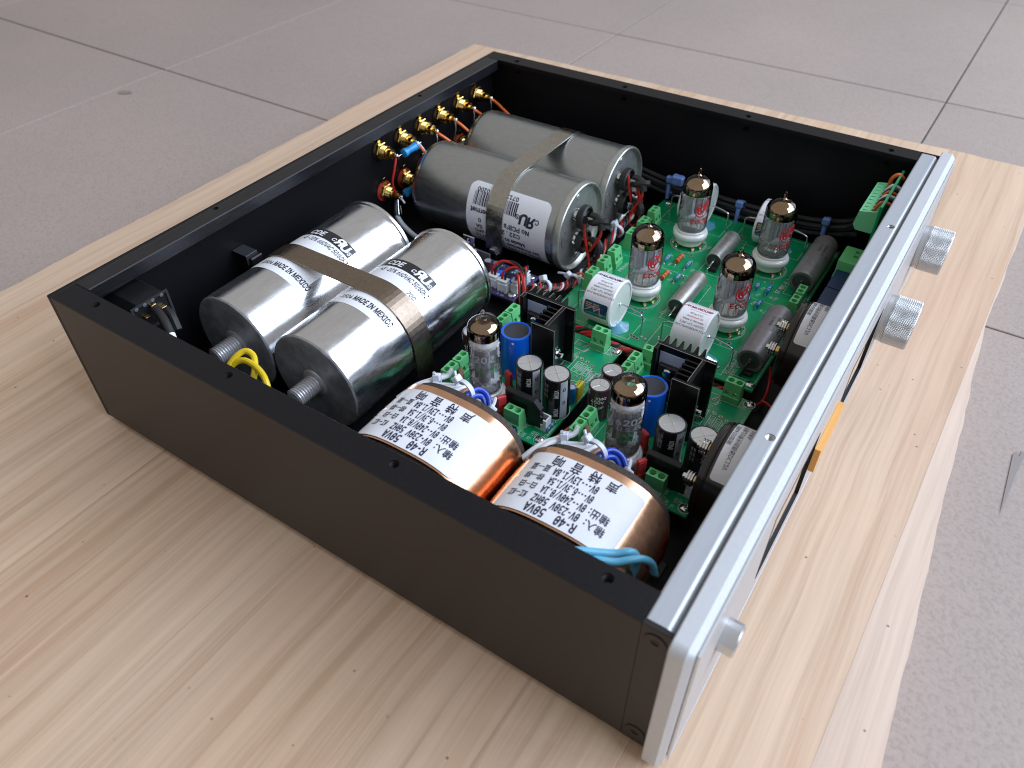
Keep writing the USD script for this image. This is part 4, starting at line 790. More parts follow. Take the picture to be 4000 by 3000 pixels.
for k in (0, 1):
    dx = 90 * k; w = where[k]
    can_cap('blue_capacitor', 'thick bright blue capacitor with dark flat top ' + w, 200.8 + dx, 160, 9.4, 32, 'foil_blue', 'cap_top_dark', -70, 'bright blue capacitors', bluefilm, cross=False, rim=1.7)
    can_cap('black_capacitor', 'black electrolytic capacitor right beside the blue one ' + w, 221.8 + dx, 142.2, 8.1, 29.5, 'cap_black', 'cap_alu', -28, 'black electrolytic capacitors with silver tops', vz, cross=4)
    can_cap('black_capacitor', 'black electrolytic capacitor farther from the blue one ' + w, 240.2 + dx, 142.3, 8.1, 30, 'cap_black', 'cap_alu', -26, 'black electrolytic capacitors with silver tops', vz, cross=4)
    can_cap('brown_capacitor', 'brown electrolytic capacitor nearer the rectifier tube, ' + w, 172.6 + dx, 153.2, 6.5, 24, 'cap_brown', 'cap_alu', -75, 'brown electrolytic capacitors', kmq, cross=3)
    can_cap('brown_capacitor', 'brown electrolytic capacitor behind its twin, ' + w, 172.6 + dx, 168.4, 6.5, 24, 'cap_brown', 'cap_alu', -75, 'brown electrolytic capacitors', kmq, cross=3)
    if k == 0:
        can_cap('small_blue_capacitor', 'small light blue electrolytic capacitor between a black and a yellow capacitor', 243.8, 154.4, 2.9, 12, 'cap_blue', 'cap_alu', -60, None, None, cross=False, rim=0.7)
        t = thing('yellow_capacitor', 'small yellow box capacitor at the board edge', 'capacitor', (245.9, 159.4, PZ))
        obj('box', bx(-1.8, 1.8, -3.7, 3.7, 0.3, 11.5, 0.3), 'cap_yellow', t, smooth=False)
        obj('lettering', [flat(text2('.1J100', 1.5, 'sans', 1, 'c'), (0.4, 0, 11.56), (0, 1, 0), (-1, 0, 0))], 'ink_black', t, smooth=False)
    # heatsink
    t = thing('heatsink', 'black finned heatsink ' + w, 'heatsink', (210 + dx, 176, PZ), 'black heatsinks with a power transistor')
    def hb(x0, x1, y0, y1, z0=1.5, z1=43.0): return bx(x0 - 210, x1 - 210, y0 - 176, y1 - 176, z0, z1, 0.15)
    obj('back_plate', hb(192, 227.4, 183.0, 185.4), 'heatsink', t, smooth=False)
    obj('side_flange', hb(191.8, 194.0, 178.0, 182.95), 'heatsink', t, smooth=False)
    obj('web', hb(219.4, 221.6, 161.6, 182.95), 'heatsink', t, smooth=False)
    obj('front_flange', hb(211.6, 227.6, 159.6, 161.55), 'heatsink', t, smooth=False)
    for i in range(4):
        y = 165.2 + 4.2 * i
        obj('fin', cat_([hb(211.5, 219.35, y, y + 1.1), hb(211.2, 212.6, y - 0.5, y + 1.6)]), 'heatsink', t, smooth=False)
    for i in range(6):
        x = 194.0 + 4.5 * i; P = Polygon([(x - 210, 1.5), (x + 3.0 - 210, 1.5), (x + 3.0 - 210, 36.5), (x + 1.7 - 210, 45.4), (x + 1.2 - 210, 45.4), (x - 210, 36.5)])
        obj('tooth', prism(P, 6.6, 'y', 185.45 - 176) if False else prism(Polygon([(x - 210, 1.5), (x + 1.4 - 210, 1.5), (x + 1.4 - 210, 43.0), (x - 210, 43.0)]), 6.8, 'y', 185.45 - 176), 'heatsink', t, smooth=False)
    obj('bright_edge', [bx(x0 - 210, x1 - 210, y0 - 176, y1 - 176, 42.98, 43.1) for x0, x1, y0, y1 in ((192.1, 227.2, 182.9, 183.2), (211.8, 227.4, 159.5, 159.8), (219.35, 219.65, 162, 182.5), (191.8, 192.1, 178.2, 183), (194, 194.3, 186, 192), (198.5, 198.8, 186, 192), (203, 203.3, 186, 192), (207.5, 207.8, 186, 192), (212, 212.3, 186, 192), (216.5, 216.8, 186, 192))] + [bx(c - 210 - 0.15, c - 210 + 0.15, 159.5 - 176, 159.7 - 176, 2, 43) for c in (227.5, 211.7)], 'heatsink_edge', t, smooth=False, kind='stuff')
    sc = obj('screw', lathe([(0.01, 7.4), (1.6, 7.3), (1.8, 4.6), (2.0, 4.4), (3.4, 4.2), (3.4, 2.6), (4.2, 2.4), (4.2, 0.0)], 16, (221.6 - 210, 167.5 - 176, 19.5), (1, 0, 0)), 'bright_steel', t)
    fx = thing('power_transistor', 'black transistor screwed to the heatsink ' + w, 'transistor', (201 + dx, 181, PZ + 20), 'transistors screwed to the heatsinks')
    obj('insulating_pad', bx(-6.4, 8.6, 1.55, 1.9, -14, 18.5), 'silpad', fx, smooth=False)
    pb = cat_([bx(-5.6, 6.8, -2.6, 1.5, -12, 3.5, 0.5), bx(-5.4, 6.6, -1.6, 1.5, 3.5, 11.5, 0.6)])
    obj('package', pb, 'chip_black', fx, smooth=False)
    s_ = obj('screw', lathe([(3.1, 0), (3.1, 0.9), (2.5, 1.7), (0.01, 2.0)], 24, (0.9, -1.7, 7.2), (0, -1, 0)), 'bright_steel', fx)
    obj('legs', [bx(x, x + 1, -1.2, -0.6, -20, -12) for x in (-4.2, 0.1, 4.4)], 'steel', fx, smooth=False, kind='stuff')
    # bridge rectifier, spade clips, header
    t = thing('bridge_rectifier', 'flat black bridge rectifier standing upright ' + w, 'rectifier', (229 + dx, 125.3, PZ), 'black bridge rectifiers')
    P = Polygon([(-12, 1.5), (12, 1.5), (12, 15.5), (7.5, 20.5), (-12, 20.5)])
    m = trimesh.convex.convex_hull(np.vstack([np.array([(a, -2.2 + (0.35 if e else 0), b) if False else (a, yy, b) for a, b in list(P.buffer(-0.5 if e else 0, join_style=2).exterior.coords)[:-1]]) for yy, e in ((-2.2, 1), (-1.7, 0), (1.7, 0), (2.2, 1))]))
    obj('package', m, 'plastic_black', t, smooth=False)
    obj('legs', [bx(x, x + 1.0, -0.3, 0.3, -0.5, 1.6) for x in (-10, -3.5, 3, 9)], 'steel', t, smooth=False, kind='stuff')
    for j, (x, y, rz, s) in enumerate(((208.6, 139.8, -25, 'between rectifier tube and black capacitor '), (216.3, 120.6, 55, 'beside the blue wired terminal block '))):
        t = thing('red_link', 'small red plastic link ' + s + w, 'connector', (x + dx, y, PZ), 'red plastic links', rz)
        b = obj('grip', [bx(-2.8, 2.8, -1.3, 1.3, 6.5, 17.2, 0.4)] + [bx(-2.3, 2.3, -1.65, -1.25, 11.0 + 1.4 * i, 11.7 + 1.4 * i) for i in range(4)], 'plastic_red', t, smooth=False)
        obj('base', bx(-2.8, 2.8, -2.0, 2.0, 1.6, 7.2, 0.3), 'plastic_red', t, smooth=False)
        obj('header_strip', bx(-3.0, 3.0, -1.5, 1.5, 0.02, 1.6), 'plastic_black', t, smooth=False)
        obj('contact', bx(-0.7, 0.7, -2.1, -1.98, 3.0, 6.4), 'brass', t, smooth=False)
    t = thing('pin_header', ('white open two-pin socket at the board corner, nothing plugged in' if k == 0 else 'white two-pin socket with a plug beside the near round meter'), 'connector', (241 + dx, 126.8, PZ))
    hs = cut(bx(-3.7, 3.7, -3.0, 3.0, 0.1, 8.6), bx(-2.9, 2.9, -2.2, 2.2, 1.5, 9), bx(-1.6, 1.6, -3.5, -2.0, 4.5, 9), bx(-4, -2.5, -0.8, 0.8, 5.5, 9))
    obj('shell', hs, 'plastic_white', t, smooth=False)
    for x in (-1.25, 1.25): obj('pin', bx(x - 0.32, x + 0.32, -0.32, 0.32, 1.4, 7.6), 'bright_steel', t, smooth=False)
    if k == 1:
        obj('plug', bx(-3.1, 3.1, -2.4, 2.4, 3, 13.5, 0.4), 'plastic_white', t, smooth=False)
        obj('wire', tube([(1.2, 0, 13), (2.0, -1.0, 16), (6, -4.5, 15), (8.5, -7.0, 4), (9, -8, -6)], 0.9), 'wire_black', t); obj('wire', tube([(-1.2, 0, 13), (0.0, 1.0, 15.5), (5, -2.5, 13), (7.5, -5.0, 3), (9, -6, -6)], 0.9), 'wire_red', t)

# ================================================================== parts lying on the main board
def white_cap(label, x0, x1, y, ink, sticker):
    R = 16.6; zc = PZ + R + 0.2; t = thing('white_capacitor', label, 'capacitor', (x0, y, PZ), 'white cylindrical film capacitors')
    L = x1 - x0; c = (0, 0, R + 0.2)
    obj('shell', lathe([(R - 2.0, 0.9), (R - 1.9, 0.1), (R - 0.9, 0), (R, 0.9), (R, L - 0.9), (R - 0.9, L), (R - 1.9, L - 0.1), (R - 2.0, L - 0.9)], 72, c, (1, 0, 0)), 'cap_white', t, smooth=40)
    obj('resin_face', lathe([(R - 1.95, L - 0.7), (6, L - 0.95), (0.01, L - 0.8)], 48, c, (1, 0, 0)), 'resin', t)
    obj('resin_face', lathe([(R - 1.95, 0.7), (6, 0.95), (0.01, 0.8)], 48, c, (1, 0, 0)), 'resin', t)
    z = R + 0.2
    ld = obj('lead', tube([(L - 1, 0, z), (L + 3, 0, z + 0.2), (L + 14, -0.5, z - 1.5), (L + 16.4, -0.8, z - 4.5), (L + 16.6, -1.5, 4), (L + 16.6, -1.5, -2)], 0.55, 8), 'steel', t)
    obj('lead', tube([(1, 0, z), (-3, 0, z + 0.2), (-9.4, 0.3, z - 1.0), (-11.4, 0.6, z - 4), (-11.6, 1.2, 4), (-11.6, 1.2, -2)], 0.55, 8), 'steel', t)
    obj('solder', blob(L - 0.9, 0, z, 1.2, 1.0), 'solder', ld)
    f = lambda k: (lambda u, v: (u, -(R + k) * math.sin(v / R), z + (R + k) * math.cos(v / R)))   # v: arc from the top towards -y
    def tx(p, u, v, k=0.1): return bend_x2(affinity.affine_transform(p, [1, 0, 0, -1, u, v]), f(k))
    def bend_x2(poly, fn):
        q = affinity.affine_transform(poly, [0, 1, 1, 0, 0, 0]); p, fc = tri2(fine(q, 1.2)); return tm(np.array([fn(b, a) for a, b in p]), fc)
    m = L / 2
    obj('maker_lettering', [tx(union_all([text2('MUNDORF', 2.1, 'sans', 3, 'l', 0.95, 0.15), LineString([(-4.6, -0.2), (-2.0, 2.2), (-2.2, 0.2), (-0.7, 2.3), (-0.9, 0.1)]).buffer(0.24)]), m - 5.0, -0.5), tx(sbox(0, 0, 12, 0.16), m - 5, 1.4)], 'ink_maroon' if ink else 'ink_black', t, smooth=False)
    obj('lettering', [tx(text2(s, 1.25, 'sans', 0, 'c', 0.95), m + 0.8, 4.6 + 2.45 * i) for i, s in enumerate(('MCap EVO', '', 'Made in Germany', '3,3µF ±3% 450VDC', '85°C RoHS/REACH 2212')) if s], 'ink_black', t, smooth=False)
    obj('red_lettering', [tx(text2('Aluminium Oil', 1.25, 'sans', 0, 'c', 0.95), m + 0.8, 7.05)], 'ink_red' if ink else 'ink_black', t, smooth=False)
    if sticker:
        s = obj('sticker', tx(rrect(0, L - 4.0, -10.6, 0, 1.4), 2.0, 19.0, 0.08), 'sticker_dark', t, smooth=40)
        obj('sticker_print', [tx(sbox(0, 0, 4.5, 0.7), 3.0 + 5.2 * (i % 2), 21.2 + 1.3 * (i // 2), 0.12) for i in range(6)], 'sticker_gold', s, smooth=False)
        obj('sticker_print', [tx(LineString([(0, 0), (6, 4), (6.4, 0.2), (10, 3.6), (10.4, -0.6)]).buffer(0.35), 3.2, 26.0, 0.14), tx(Point(11.2, -0.6).buffer(0.9), 3.2, 26.6, 0.14)], 'sticker_pink', s, smooth=False)
        obj('sticker_print', [tx(Polygon([(0, 0), (L - 4.4, 0.3), (L - 4.4, 1.8), (4, 1.0)]), 2.2, 28.0, 0.12), tx(sbox(0, 0, L - 5, 0.5), 2.4, 28.8, 0.12)], 'sticker_teal', s, smooth=False)
    # blue glue foot
    gl = Point(0, 0).buffer(1, 14); pv = np.array(gl.exterior.coords)[:-1]
    gp = [(L + 1 + a * (7.5 + 2.5 * meshkit.noise(np.array([a * 2 + x0, b * 2, 1.0]))) * 0.8, -3 + b * (6.5 + 3 * meshkit.noise(np.array([a * 2, b * 2 + x0, 7.0])))) for a, b in pv]
    V = [(a, b, 0.25) for a, b in gp] + [(L + 1 + (a - L - 1) * 0.72, -3 + (b + 3) * 0.72, 1.0) for a, b in gp] + [(L + 0.2 + (a - L - 1) * 0.3, -2 + (b + 3) * 0.4, 2.4) for a, b in gp] + [(L - 0.2, -1.5, 3.6)]
    n = len(gp); F = []
    for rr in range(2):
        for j in range(n):
            q = (j + 1) % n; F += [(rr * n + j, rr * n + q, (rr + 1) * n + q), (rr * n + j, (rr + 1) * n + q, (rr + 1) * n + j)]
    F += [(2 * n + j, 2 * n + (j + 1) % n, 3 * n) for j in range(n)]
    obj('glue', tm(V, F), 'glue', t, smooth=True)
    return t
white_cap('white cylindrical film capacitor with a dark picture sticker, left on the main board', 212.6, 233.4, 236.0, 0, 1)
white_cap('white cylindrical film capacitor with red lettering, behind the heatsink nearest the front panel', 275.0, 295.6, 236.0, 1, 0)
white_cap('white cylindrical film capacitor behind the far left tube with red print', 211.5, 231.8, 387.0, 0, 0)
white_cap('white cylindrical film capacitor behind the far right tube with red print', 272.5, 293.2, 387.0, 1, 1)

def tubular(name, label, x, y0, y1, r, matn, group, heavy):
    t = thing(name, label, 'capacitor', (x, y0, PZ), group); L = y1 - y0; z = r + 0.3
    obj('body', lathe([(r - 1.2, 1.2), (r - 1.0, 0.15), (r - 0.3, 0), (r, 0.5), (r, L - 0.5), (r - 0.3, L), (r - 1.0, L - 0.15), (r - 1.2, L - 1.2)] if not heavy else [(r - 2.6, 1.6), (r - 2.4, 0.3), (r - 0.8, 0), (r, 1.0), (r, L - 3.0), (r - 1.0, L - 1.0), (r - 3, L)], 56, (0, 0, z), (0, 1, 0)), matn, t, smooth=40)
    rr = r - (1.25 if not heavy else 2.55)
    if heavy: obj('seal_ring', lathe([(r - 0.9, -0.02), (r - 2.6, 0.0), (r - 2.7, 0.7)], 48, (0, 0, z), (0, 1, 0)), 'seal_grey', t)
    obj('seal', lathe([(rr, 0.8), (0.01, 0.7)], 40, (0, 0, z), (0, 1, 0)), 'seal_dark', t)
    if not heavy: obj('seal', lathe([(rr, L - 0.8), (0.01, L - 0.7)], 40, (0, 0, z), (0, 1, 0)), 'seal_dark', t)
    obj('solder', lathe([(1.5, 0.75), (1.1, -0.6), (0.6, -2.0), (0.01, -2.2)], 14, (0, 0, z), (0, 1, 0)), 'solder', t)
    if heavy:
        obj('sleeved_lead', tube([(0, -0.6, z), (-0.6, -3.4, z - 1), (-1.4, -5.2, z - 5), (-2.4, -6.0, 1)], 1.0, 10), 'rubber', t)
        obj('pad_foot', bx(-2.4, 4.2, -4.4, -0.4, 0.3, 3.4, 0.5), 'rubber', t)
        f = lambda k: (lambda u, v: (-(r + k) * math.sin(-u / r), v, z + (r + k) * math.cos(u / r)))
        obj('lettering', [bend(affinity.translate(affinity.rotate(text2(s, 1.9, 'sans', 0, 'l', 1.0), 90, origin=(0, 0)), u, v), f(0.08), 0.8) for s, u, v in (('К40У-9', 1.0, L - 27), ('0,47мк', 4.0, L - 31), ('400В', 4.2, L - 22))] + [bend(affinity.translate(Point(0, 0).buffer(1.7).difference(Point(0, 0).buffer(1.2)), 8.2, L - 29), f(0.08), 0.8)], 'ink_black', t, smooth=False)
    else:
        obj('lead', tube([(0, -0.5, z), (0, -2.6, z - 0.3), (-0.8, -4.6, z - 3), (-1.2, -6.6, 3), (-1.2, -7.0, -1)], 0.5, 8), 'steel', t)
        obj('pad_foot', bx(-1.5, 4.5, -4.2, 0.6, 0.3, 3.6, 0.4), 'rubber', t)
    return t
tubular('silver_tubular_capacitor', 'slim silver tubular capacitor nearer the white capacitor with red lettering', 260.3, 265.5, 304.5, 6.5, 'tubular_steel', 'slim silver tubular capacitors', False)
tubular('silver_tubular_capacitor', 'slim silver tubular capacitor farther back, between the two far tubes', 260.0, 331.0, 367.5, 6.4, 'tubular_steel', 'slim silver tubular capacitors', False)
tubular('grey_tubular_capacitor', 'large dark grey tubular capacitor beside the round meters', 323.0, 236.5, 293.0, 8.9, 'tubular_grey', 'large dark grey tubular capacitors', True)
tubular('grey_tubular_capacitor', 'large dark grey tubular capacitor close to the far wall', 322.7, 335.5, 393.5, 8.9, 'tubular_grey', 'large dark grey tubular capacitors', True)

# ================================================================== rear panel sockets, resistors and their wires
def rca(label, y, z, red):
    t = thing('gold_socket', label, 'socket', (3.4, y, z), 'gold phono sockets inside the rear panel')
    obj('washer', lathe([(3.5, 0.05), (8.2 if red else 7.0, 0.05), (8.4 if red else 7.2, 0.5), (8.2 if red else 7.0, 1.3), (3.5, 1.4)], 32, (0, 0, 0), (1, 0, 0)), 'washer_red' if red else 'rubber', t)
    obj('tag_washer', [lathe([(3, 1.4), (6.4, 1.4), (6.4, 2.0), (3, 2.0)], 24, (0, 0, 0), (1, 0, 0)), bx(1.5, 2.0, -1.4, 1.4, 5.5, 11.5, 0.1)], 'gold', t)
    obj('nut', lathe([(3, 2.0), (6.5, 2.05), (7.0, 2.5), (7.0, 4.6), (6.4, 5.1), (3, 5.2)], 6, (0, 0, 0), (1, 0, 0)), 'gold', t, smooth=False)
    pr = [(4.9, 5.0)]
    for i in range(4): pr += [(5.0, 5.4 + i * 1.2), (4.5, 6.0 + i * 1.2)]
    pr += [(4.8, 10.4), (3.3, 10.6), (3.2, 13.2), (3.8, 13.4), (3.8, 14.6), (1.8, 14.8), (1.5, 17.2), (0.01, 17.6)]
    obj('barrel', lathe(pr, 24, (0, 0, 0), (1, 0, 0)), 'gold', t)
    obj('solder_cup', [bx(15.5, 19.5, -1.0, 1.0, -0.4, 0.3, 0.1), blob(18.6, 0, 0.0, 1.5, 1.5)], 'solder', t)
    return t
YR = [266.5, 291.8, 316.8, 342.0, 368.4, 393.6]
ordn = ['nearest the bright capacitors', 'second from the bright capacitors', 'third from the bright capacitors', 'fourth from the bright capacitors', 'fifth from the bright capacitors', 'nearest the far corner']
for y, s in zip(YR, ordn): rca('gold socket of the upper row, ' + s, y, 66.5, False)
for y, s in zip(YR[:5], ordn): rca('gold socket with a red washer of the lower row, ' + s, y, 31.5, True)
def wire(name, parent, pts, r, m, n=8, per=8): return obj(name, tube(pts, r, n, per), m, parent, world=True)
t = thing('orange_wires', 'orange wires hanging from the far gold sockets down behind the grey capacitors', 'wires', (22, 330, 40))
for k, e in ((2, (52, 340, 44)), (3, (55, 356, 44)), (4, (70, 362, 62)), (5, (80, 372, 60))):
    y = YR[k]; a = np.array([21.5, y, 65.5]); b = np.array(e, float); md = (a + b) / 2 + (4, 0, -5)
    wire('orange_wire', t, [a, a + (5, 1, -2.5), md, b], 1.15, 'wire_orange')
for k in range(2, 6):
    y = YR[k]; obj('bare_lead', [tube([(21, y, 65.5), (22.5, y - 1, 60), (22, y - 3, 52), (19, y - 3.5, 46)], 0.45, 6), blob(21.7, y - 3, 50, 0.9, 3)], 'steel', t, world=True)
t = thing('sheathed_cable', 'black sheathed cable with white and orange cores running down from the upper gold sockets', 'cable', (24, 294, 40))
wire('sheath', t, [(38, 292, 44), (41, 290.6, 34), (42, 289, 22), (44, 288, 10)], 2.4, 'sheath_black', 10)
wire('orange_core', t, [(21, 291.8, 66), (27, 291, 63), (34, 291.5, 54), (38, 292.3, 44)], 1.1, 'wire_orange'); wire('white_core', t, [(22, 293.2, 65), (27.5, 292.2, 61.5), (33.5, 292.8, 52), (37.6, 292.8, 44)], 1.1, 'wire_white')
t = thing('sheathed_cable', 'black cable with a pale bared end, arching behind the grey capacitors', 'cable', (30, 330, 40))
wire('sheath', t, [(28, 318, 41), (30, 328, 49), (34, 344, 51), (44, 362, 48)], 1.8, 'sheath_black'); wire('pale_core', t, [(28, 318, 41), (27, 310, 33), (27, 304, 22), (28, 300, 12)], 1.7, 'wire_grey')
wire('white_core', t, [(22, 338, 34), (26, 341, 42), (32, 346, 46), (36, 352, 44)], 0.9, 'wire_white'); wire('white_core', t, [(24, 343, 30), (27, 346, 38), (33, 352, 40)], 0.9, 'wire_white')
for (z, za, s) in ((66.5, 66, 'upper'), (31.5, 33.5, 'lower')):
    t = thing('blue_resistor', 'bright blue resistor bridging two gold sockets of the %s row' % s, 'resistor', (24, 279, z), 'bright blue resistors on the rear sockets')
    resistor(t, (23.5, 264.0 if z < 40 else 266.8, za), (24.5, 291.0 if z < 40 else 293.4, za + 1.2), 3.1, 'resistor_bright', ('resistor_bright', 'band_dark', 'resistor_bright'), 5.5, 'body')
t = thing('red_wire', 'thin red wire joining the first upper gold socket to the first lower one', 'wire', (22, 265, 50))
wire('insulation', t, [(21.5, 266, 65), (22, 262.5, 58), (21, 259.5, 48), (19.5, 261.5, 40), (18.5, 264.5, 33)], 0.9, 'wire_red')
t = thing('grey_cable', 'pale grey cable from the lowest gold socket to the white plug behind the bright capacitors', 'cable', (24, 262, 20))
wire('core', t, [(20, 266, 31), (25, 263.8, 31), (28, 262.5, 30)], 0.8, 'wire_white'); wire('shrink_sleeve', t, [(20, 263, 29), (22, 259, 25), (24, 256.5, 20)], 2.2, 'sheath_black'); wire('sheath', t, [(24, 256.5, 20), (32, 253.5, 16), (46, 249, 14), (62, 243, 16), (70, 240, 17)], 1.9, 'wire_grey')
wire('bare_lead', t, [(22, 262, 31), (25, 258, 26), (27, 256, 22), (25, 261, 20), (22, 264, 25)], 0.45, 'steel')

# ================================================================== purple board between the capacitors
PB = 12.0
pur = thing('purple_board', 'small purple circuit board with white plugs between the bright and grey capacitors', 'circuit board', (128, 239, 3))
obj('board', bx(84, 157.4, 221.3, 256.6, PB - 1.6, PB, 0.12), 'pcb_purple', pur, world=True, smooth=False)
pan_screw(pur, 153.3, 226.3, PB, 3.2); pan_screw(pur, 153.5, 252.0, PB, 2.8)
for x, y in ((88, 225), (153.3, 226.3), (88, 252), (153.5, 252)): obj('standoff', cyl((x, y, 3.02), (x, y, PB - 1.62), 2.6, 6), 'brass', pur, world=True, smooth=False)
PT = lambda s, h, x, y, a: tm(silk_text(s, h, x, y, a).vertices + (0, 0, PB - PZ), silk_text(s, h, x, y, a).faces)
obj('silkscreen', [PT('VU', 1.9, 133, 222.2, 20 - 20), PT('R VU', 2.0, 143.0, 222.0, 0), PT('CN', 1.9, 149.5, 227.0, 0), PT('R', 2.0, 155.5, 233.0, 90)], 'silk_white', pur, world=True, smooth=False, kind='stuff')
obj('chip', bx(140, 146, 236, 246, PB + 0.3, PB + 3.0, 0.3), 'chip_black', pur, world=True, smooth=False)
for p, q in (((136, 246.5, 14), (146, 249, 14)), ((137, 250, 14), (148, 252.4, 14)), ((128, 247, 14), (128, 254, 14))): resistor(pur, p, q, 1.2, 'resistor_blue', ('band_dark', 'band_pale'), 2.0)
obj('trimmer', bx(146.5, 151.5, 233.5, 238.5, PB + 0.1, PB + 7, 0.3), 'foil_blue', pur, world=True, smooth=False); obj('trimmer', bx(132.5, 138.5, 238.0, 243, PB + 0.1, PB + 5, 0.3), 'foil_blue', pur, world=True, smooth=False)
for (x, y, r, h) in ((118, 235.5, 2.9, 8), (121, 243.5, 2.9, 8.5), (94.2, 254, 2.6, 13), (108, 244, 2.6, 12)):
    brown = h < 10
    o = obj('capacitor', lathe([(0.01, 0.1), (r, 0.2), (r, h - 0.4), (r - 0.4, h)], 24, (x, y, PB)), 'cap_brown' if brown else 'cap_black', pur, world=True); obj('top', lathe([(r - 0.4, h), (0.01, h - 0.1)], 24, (x, y, PB)), 'cap_alu', o, world=True)
cp = obj('capacitor', lathe([(0.01, 0.1), (2.3, 0.2), (2.3, 1.8), (2.0, 2.1), (2.3, 2.4), (2.3, 5), (0.01, 5.1)], 24, (125, 248.5, PB)), 'bright_steel', pur, world=True)
obj('small_heatsink', [bx(104, 118, 249.8, 251.0, PB + 0.1, PB + 9, 0.1)], 'plastic_grey', pur, world=True, smooth=False)
reg = thing('regulator', 'small regulator with a bright metal tab standing behind the second bright capacitor', 'regulator', (101, 246, PB))
obj('package', bx(-5, 5, -1.2, 2.6, 4, 13, 0.4), 'chip_black', reg, smooth=False)
obj('tab', cut(bx(-5, 5, 1.5, 2.75, 5, 20, 0.2), cyl((0, 0, 16.5), (0, 5, 16.5), 1.9, 18)), 'bright_steel', reg, smooth=False)
obj('legs', [bx(x - 0.4, x + 0.4, -0.2, 0.4, -1.5, 4.1) for x in (-2.5, 0, 2.5)], 'steel', reg, smooth=False, kind='stuff')
def jst_plug(label, x, y, rz=0, z=PB):
    t = thing('white_plug', label, 'connector', (x, y, z), 'white plugs on the purple board', rz)
    obj('header', cut(bx(-3.9, 3.9, -2.9, 2.9, 0.1, 7.2, 0.2), bx(-3.2, 3.2, -2.2, 2.2, 5.5, 8)), 'plastic_white', t, smooth=False)
    obj('plug', cat_([bx(-3.0, 3.0, -2.05, 2.05, 5.6, 9.2, 0.2), bx(-3.8, 3.8, -2.8, 2.8, 9.0, 10.0, 0.3)]), 'plastic_white', t, smooth=False)
    obj('slot', [bx(x_ - 0.5, x_ + 0.5, -2.95, -2.85, 0.4, 1.6) for x_ in (-1.3, 1.3)], 'hole_dark', t, smooth=False)
    return t
jst_plug('white plug on the purple board, nearest the bright capacitor', 135.6, 229.6); jst_plug('white plug at the middle of the purple board front edge', 145.2, 228.2)
jst_plug('white plug on the purple board, behind the shiny screw', 153.0, 233.2, 90); jst_plug('white plug on the purple board, at its far right corner', 152.8, 243.6, 90)
jst_plug('white plug half hidden behind the first bright capacitor', 76, 238, 60, 11)
t = thing('red_black_wires', 'loops of red and black wire arching from the white plugs on the purple board', 'wires', (145, 235, 22))
for i, (x, y) in enumerate(((135.6, 229.6), (145.2, 228.2))):
    for j, m in ((0, 'wire_red'), (1, 'wire_black')):
        xa = x - 1.3 + 2.6 * j
        wire('wire', t, [(xa, y, 21.5), (xa + 0.6, y + 1.2, 27), (xa + 6, y + 5.5 + j, 31.5 - i), (x + 17 - 4 * i + j, y + 6, 31 - i + j), (163 + i, 226 + 2 * j, 27), (169 + 2 * i, 218 + 2 * j, 20), (176 + 3 * i, 214.5 + j, 15)], 0.95, m)
for i, (x, y) in enumerate(((153.0, 233.2), (152.8, 243.6))):
    for j, m in ((0, 'wire_red'), (1, 'wire_black')):
        ya = y - 1.3 + 2.6 * j
        wire('wire', t, [(x, ya, 21.5), (x + 0.8, ya - 0.3, 26), (x + 4, ya - 3, 29 - j), (161, 224 + 5 * i + j, 26), (167 + j, 216.5 + 3 * i, 18), (174 + 2 * i, 213 + j, 13)], 0.95, m)
t = thing('red_black_wires', 'small knot of red and black wires behind the first bright capacitor', 'wires', (74, 240, 20))
for i in range(4): wire('wire', t, [(60 + i, 244 + i, 12), (62 + 1.5 * i, 240 + i, 20 + i), (68 + i, 238 + 1.5 * i, 22 + i), (76 + 0.8 * i, 238 + i, 20.5)], 0.9, ('wire_red', 'wire_black', 'wire_red', 'wire_white')[i])

# ================================================================== wire runs
def twisted(t, path, r, mats, rad, turns, n=60):
    P = spline(path, 12); idx = np.linspace(0, len(P) - 1, n); P = np.array([np.interp(idx, range(len(P)), P[:, k]) for k in range(3)]).T
    T = np.gradient(P, axis=0); T /= np.linalg.norm(T, axis=1, keepdims=True)
    for i, m in enumerate(mats):
        Q = []
        for k, (p, d) in enumerate(zip(P, T)):
            a = np.cross(d, [0, 0, 1.0]); a /= np.linalg.norm(a) + 1e-9; b = np.cross(a, d); ph = 2 * PI * (turns * k / n + i / len(mats)) + 0.4 * math.sin(k * 0.3 + i)
            Q.append(p + rad * (math.cos(ph) * a + math.sin(ph) * b * 0.8))
        obj('wire', tube(Q, r, 7, smooth=False), m, t, world=True)
t = thing('twisted_wires', 'thick twisted bundle of red, black and white wires running past the grey capacitors', 'wires', (182, 300, 8))
twisted(t, [(176, 214, 34), (179, 226, 30), (182, 240, 22), (183.5, 258, 16), (183, 290, 14), (179.5, 320, 15), (179, 350, 18), (178.5, 372, 24), (176, 366, 34)], 1.0, ('wire_red', 'wire_black', 'wire_black', 'wire_red', 'wire_black', 'wire_white'), 2.5, 8, 110)
for (p, q) in (((178, 290, 30), (182, 288, 12)), ((180, 358, 40), (178, 362, 24))): wire('branch', t, [(172, p[1] + 3, p[2] + 12), (176, p[1], p[2]), q], 1.1, 'wire_red'); wire('branch', t, [(173, p[1] + 5, p[2] + 6), (177, p[1] + 2, p[2] - 6), q], 1.1, 'wire_black')
wire('red_lead', t, [(179, 361, 47), (182, 361, 40), (183, 362, 30), (181, 360, 22), (179, 356, 18)], 1.3, 'wire_red')
wire('white_lead', t, [(184, 263, 18), (188, 262.5, 20), (193, 262.5, 18)], 0.9, 'wire_white'); wire('orange_lead', t, [(184, 265, 19), (188, 264, 22), (193, 263.5, 19)], 0.8, 'wire_orange')
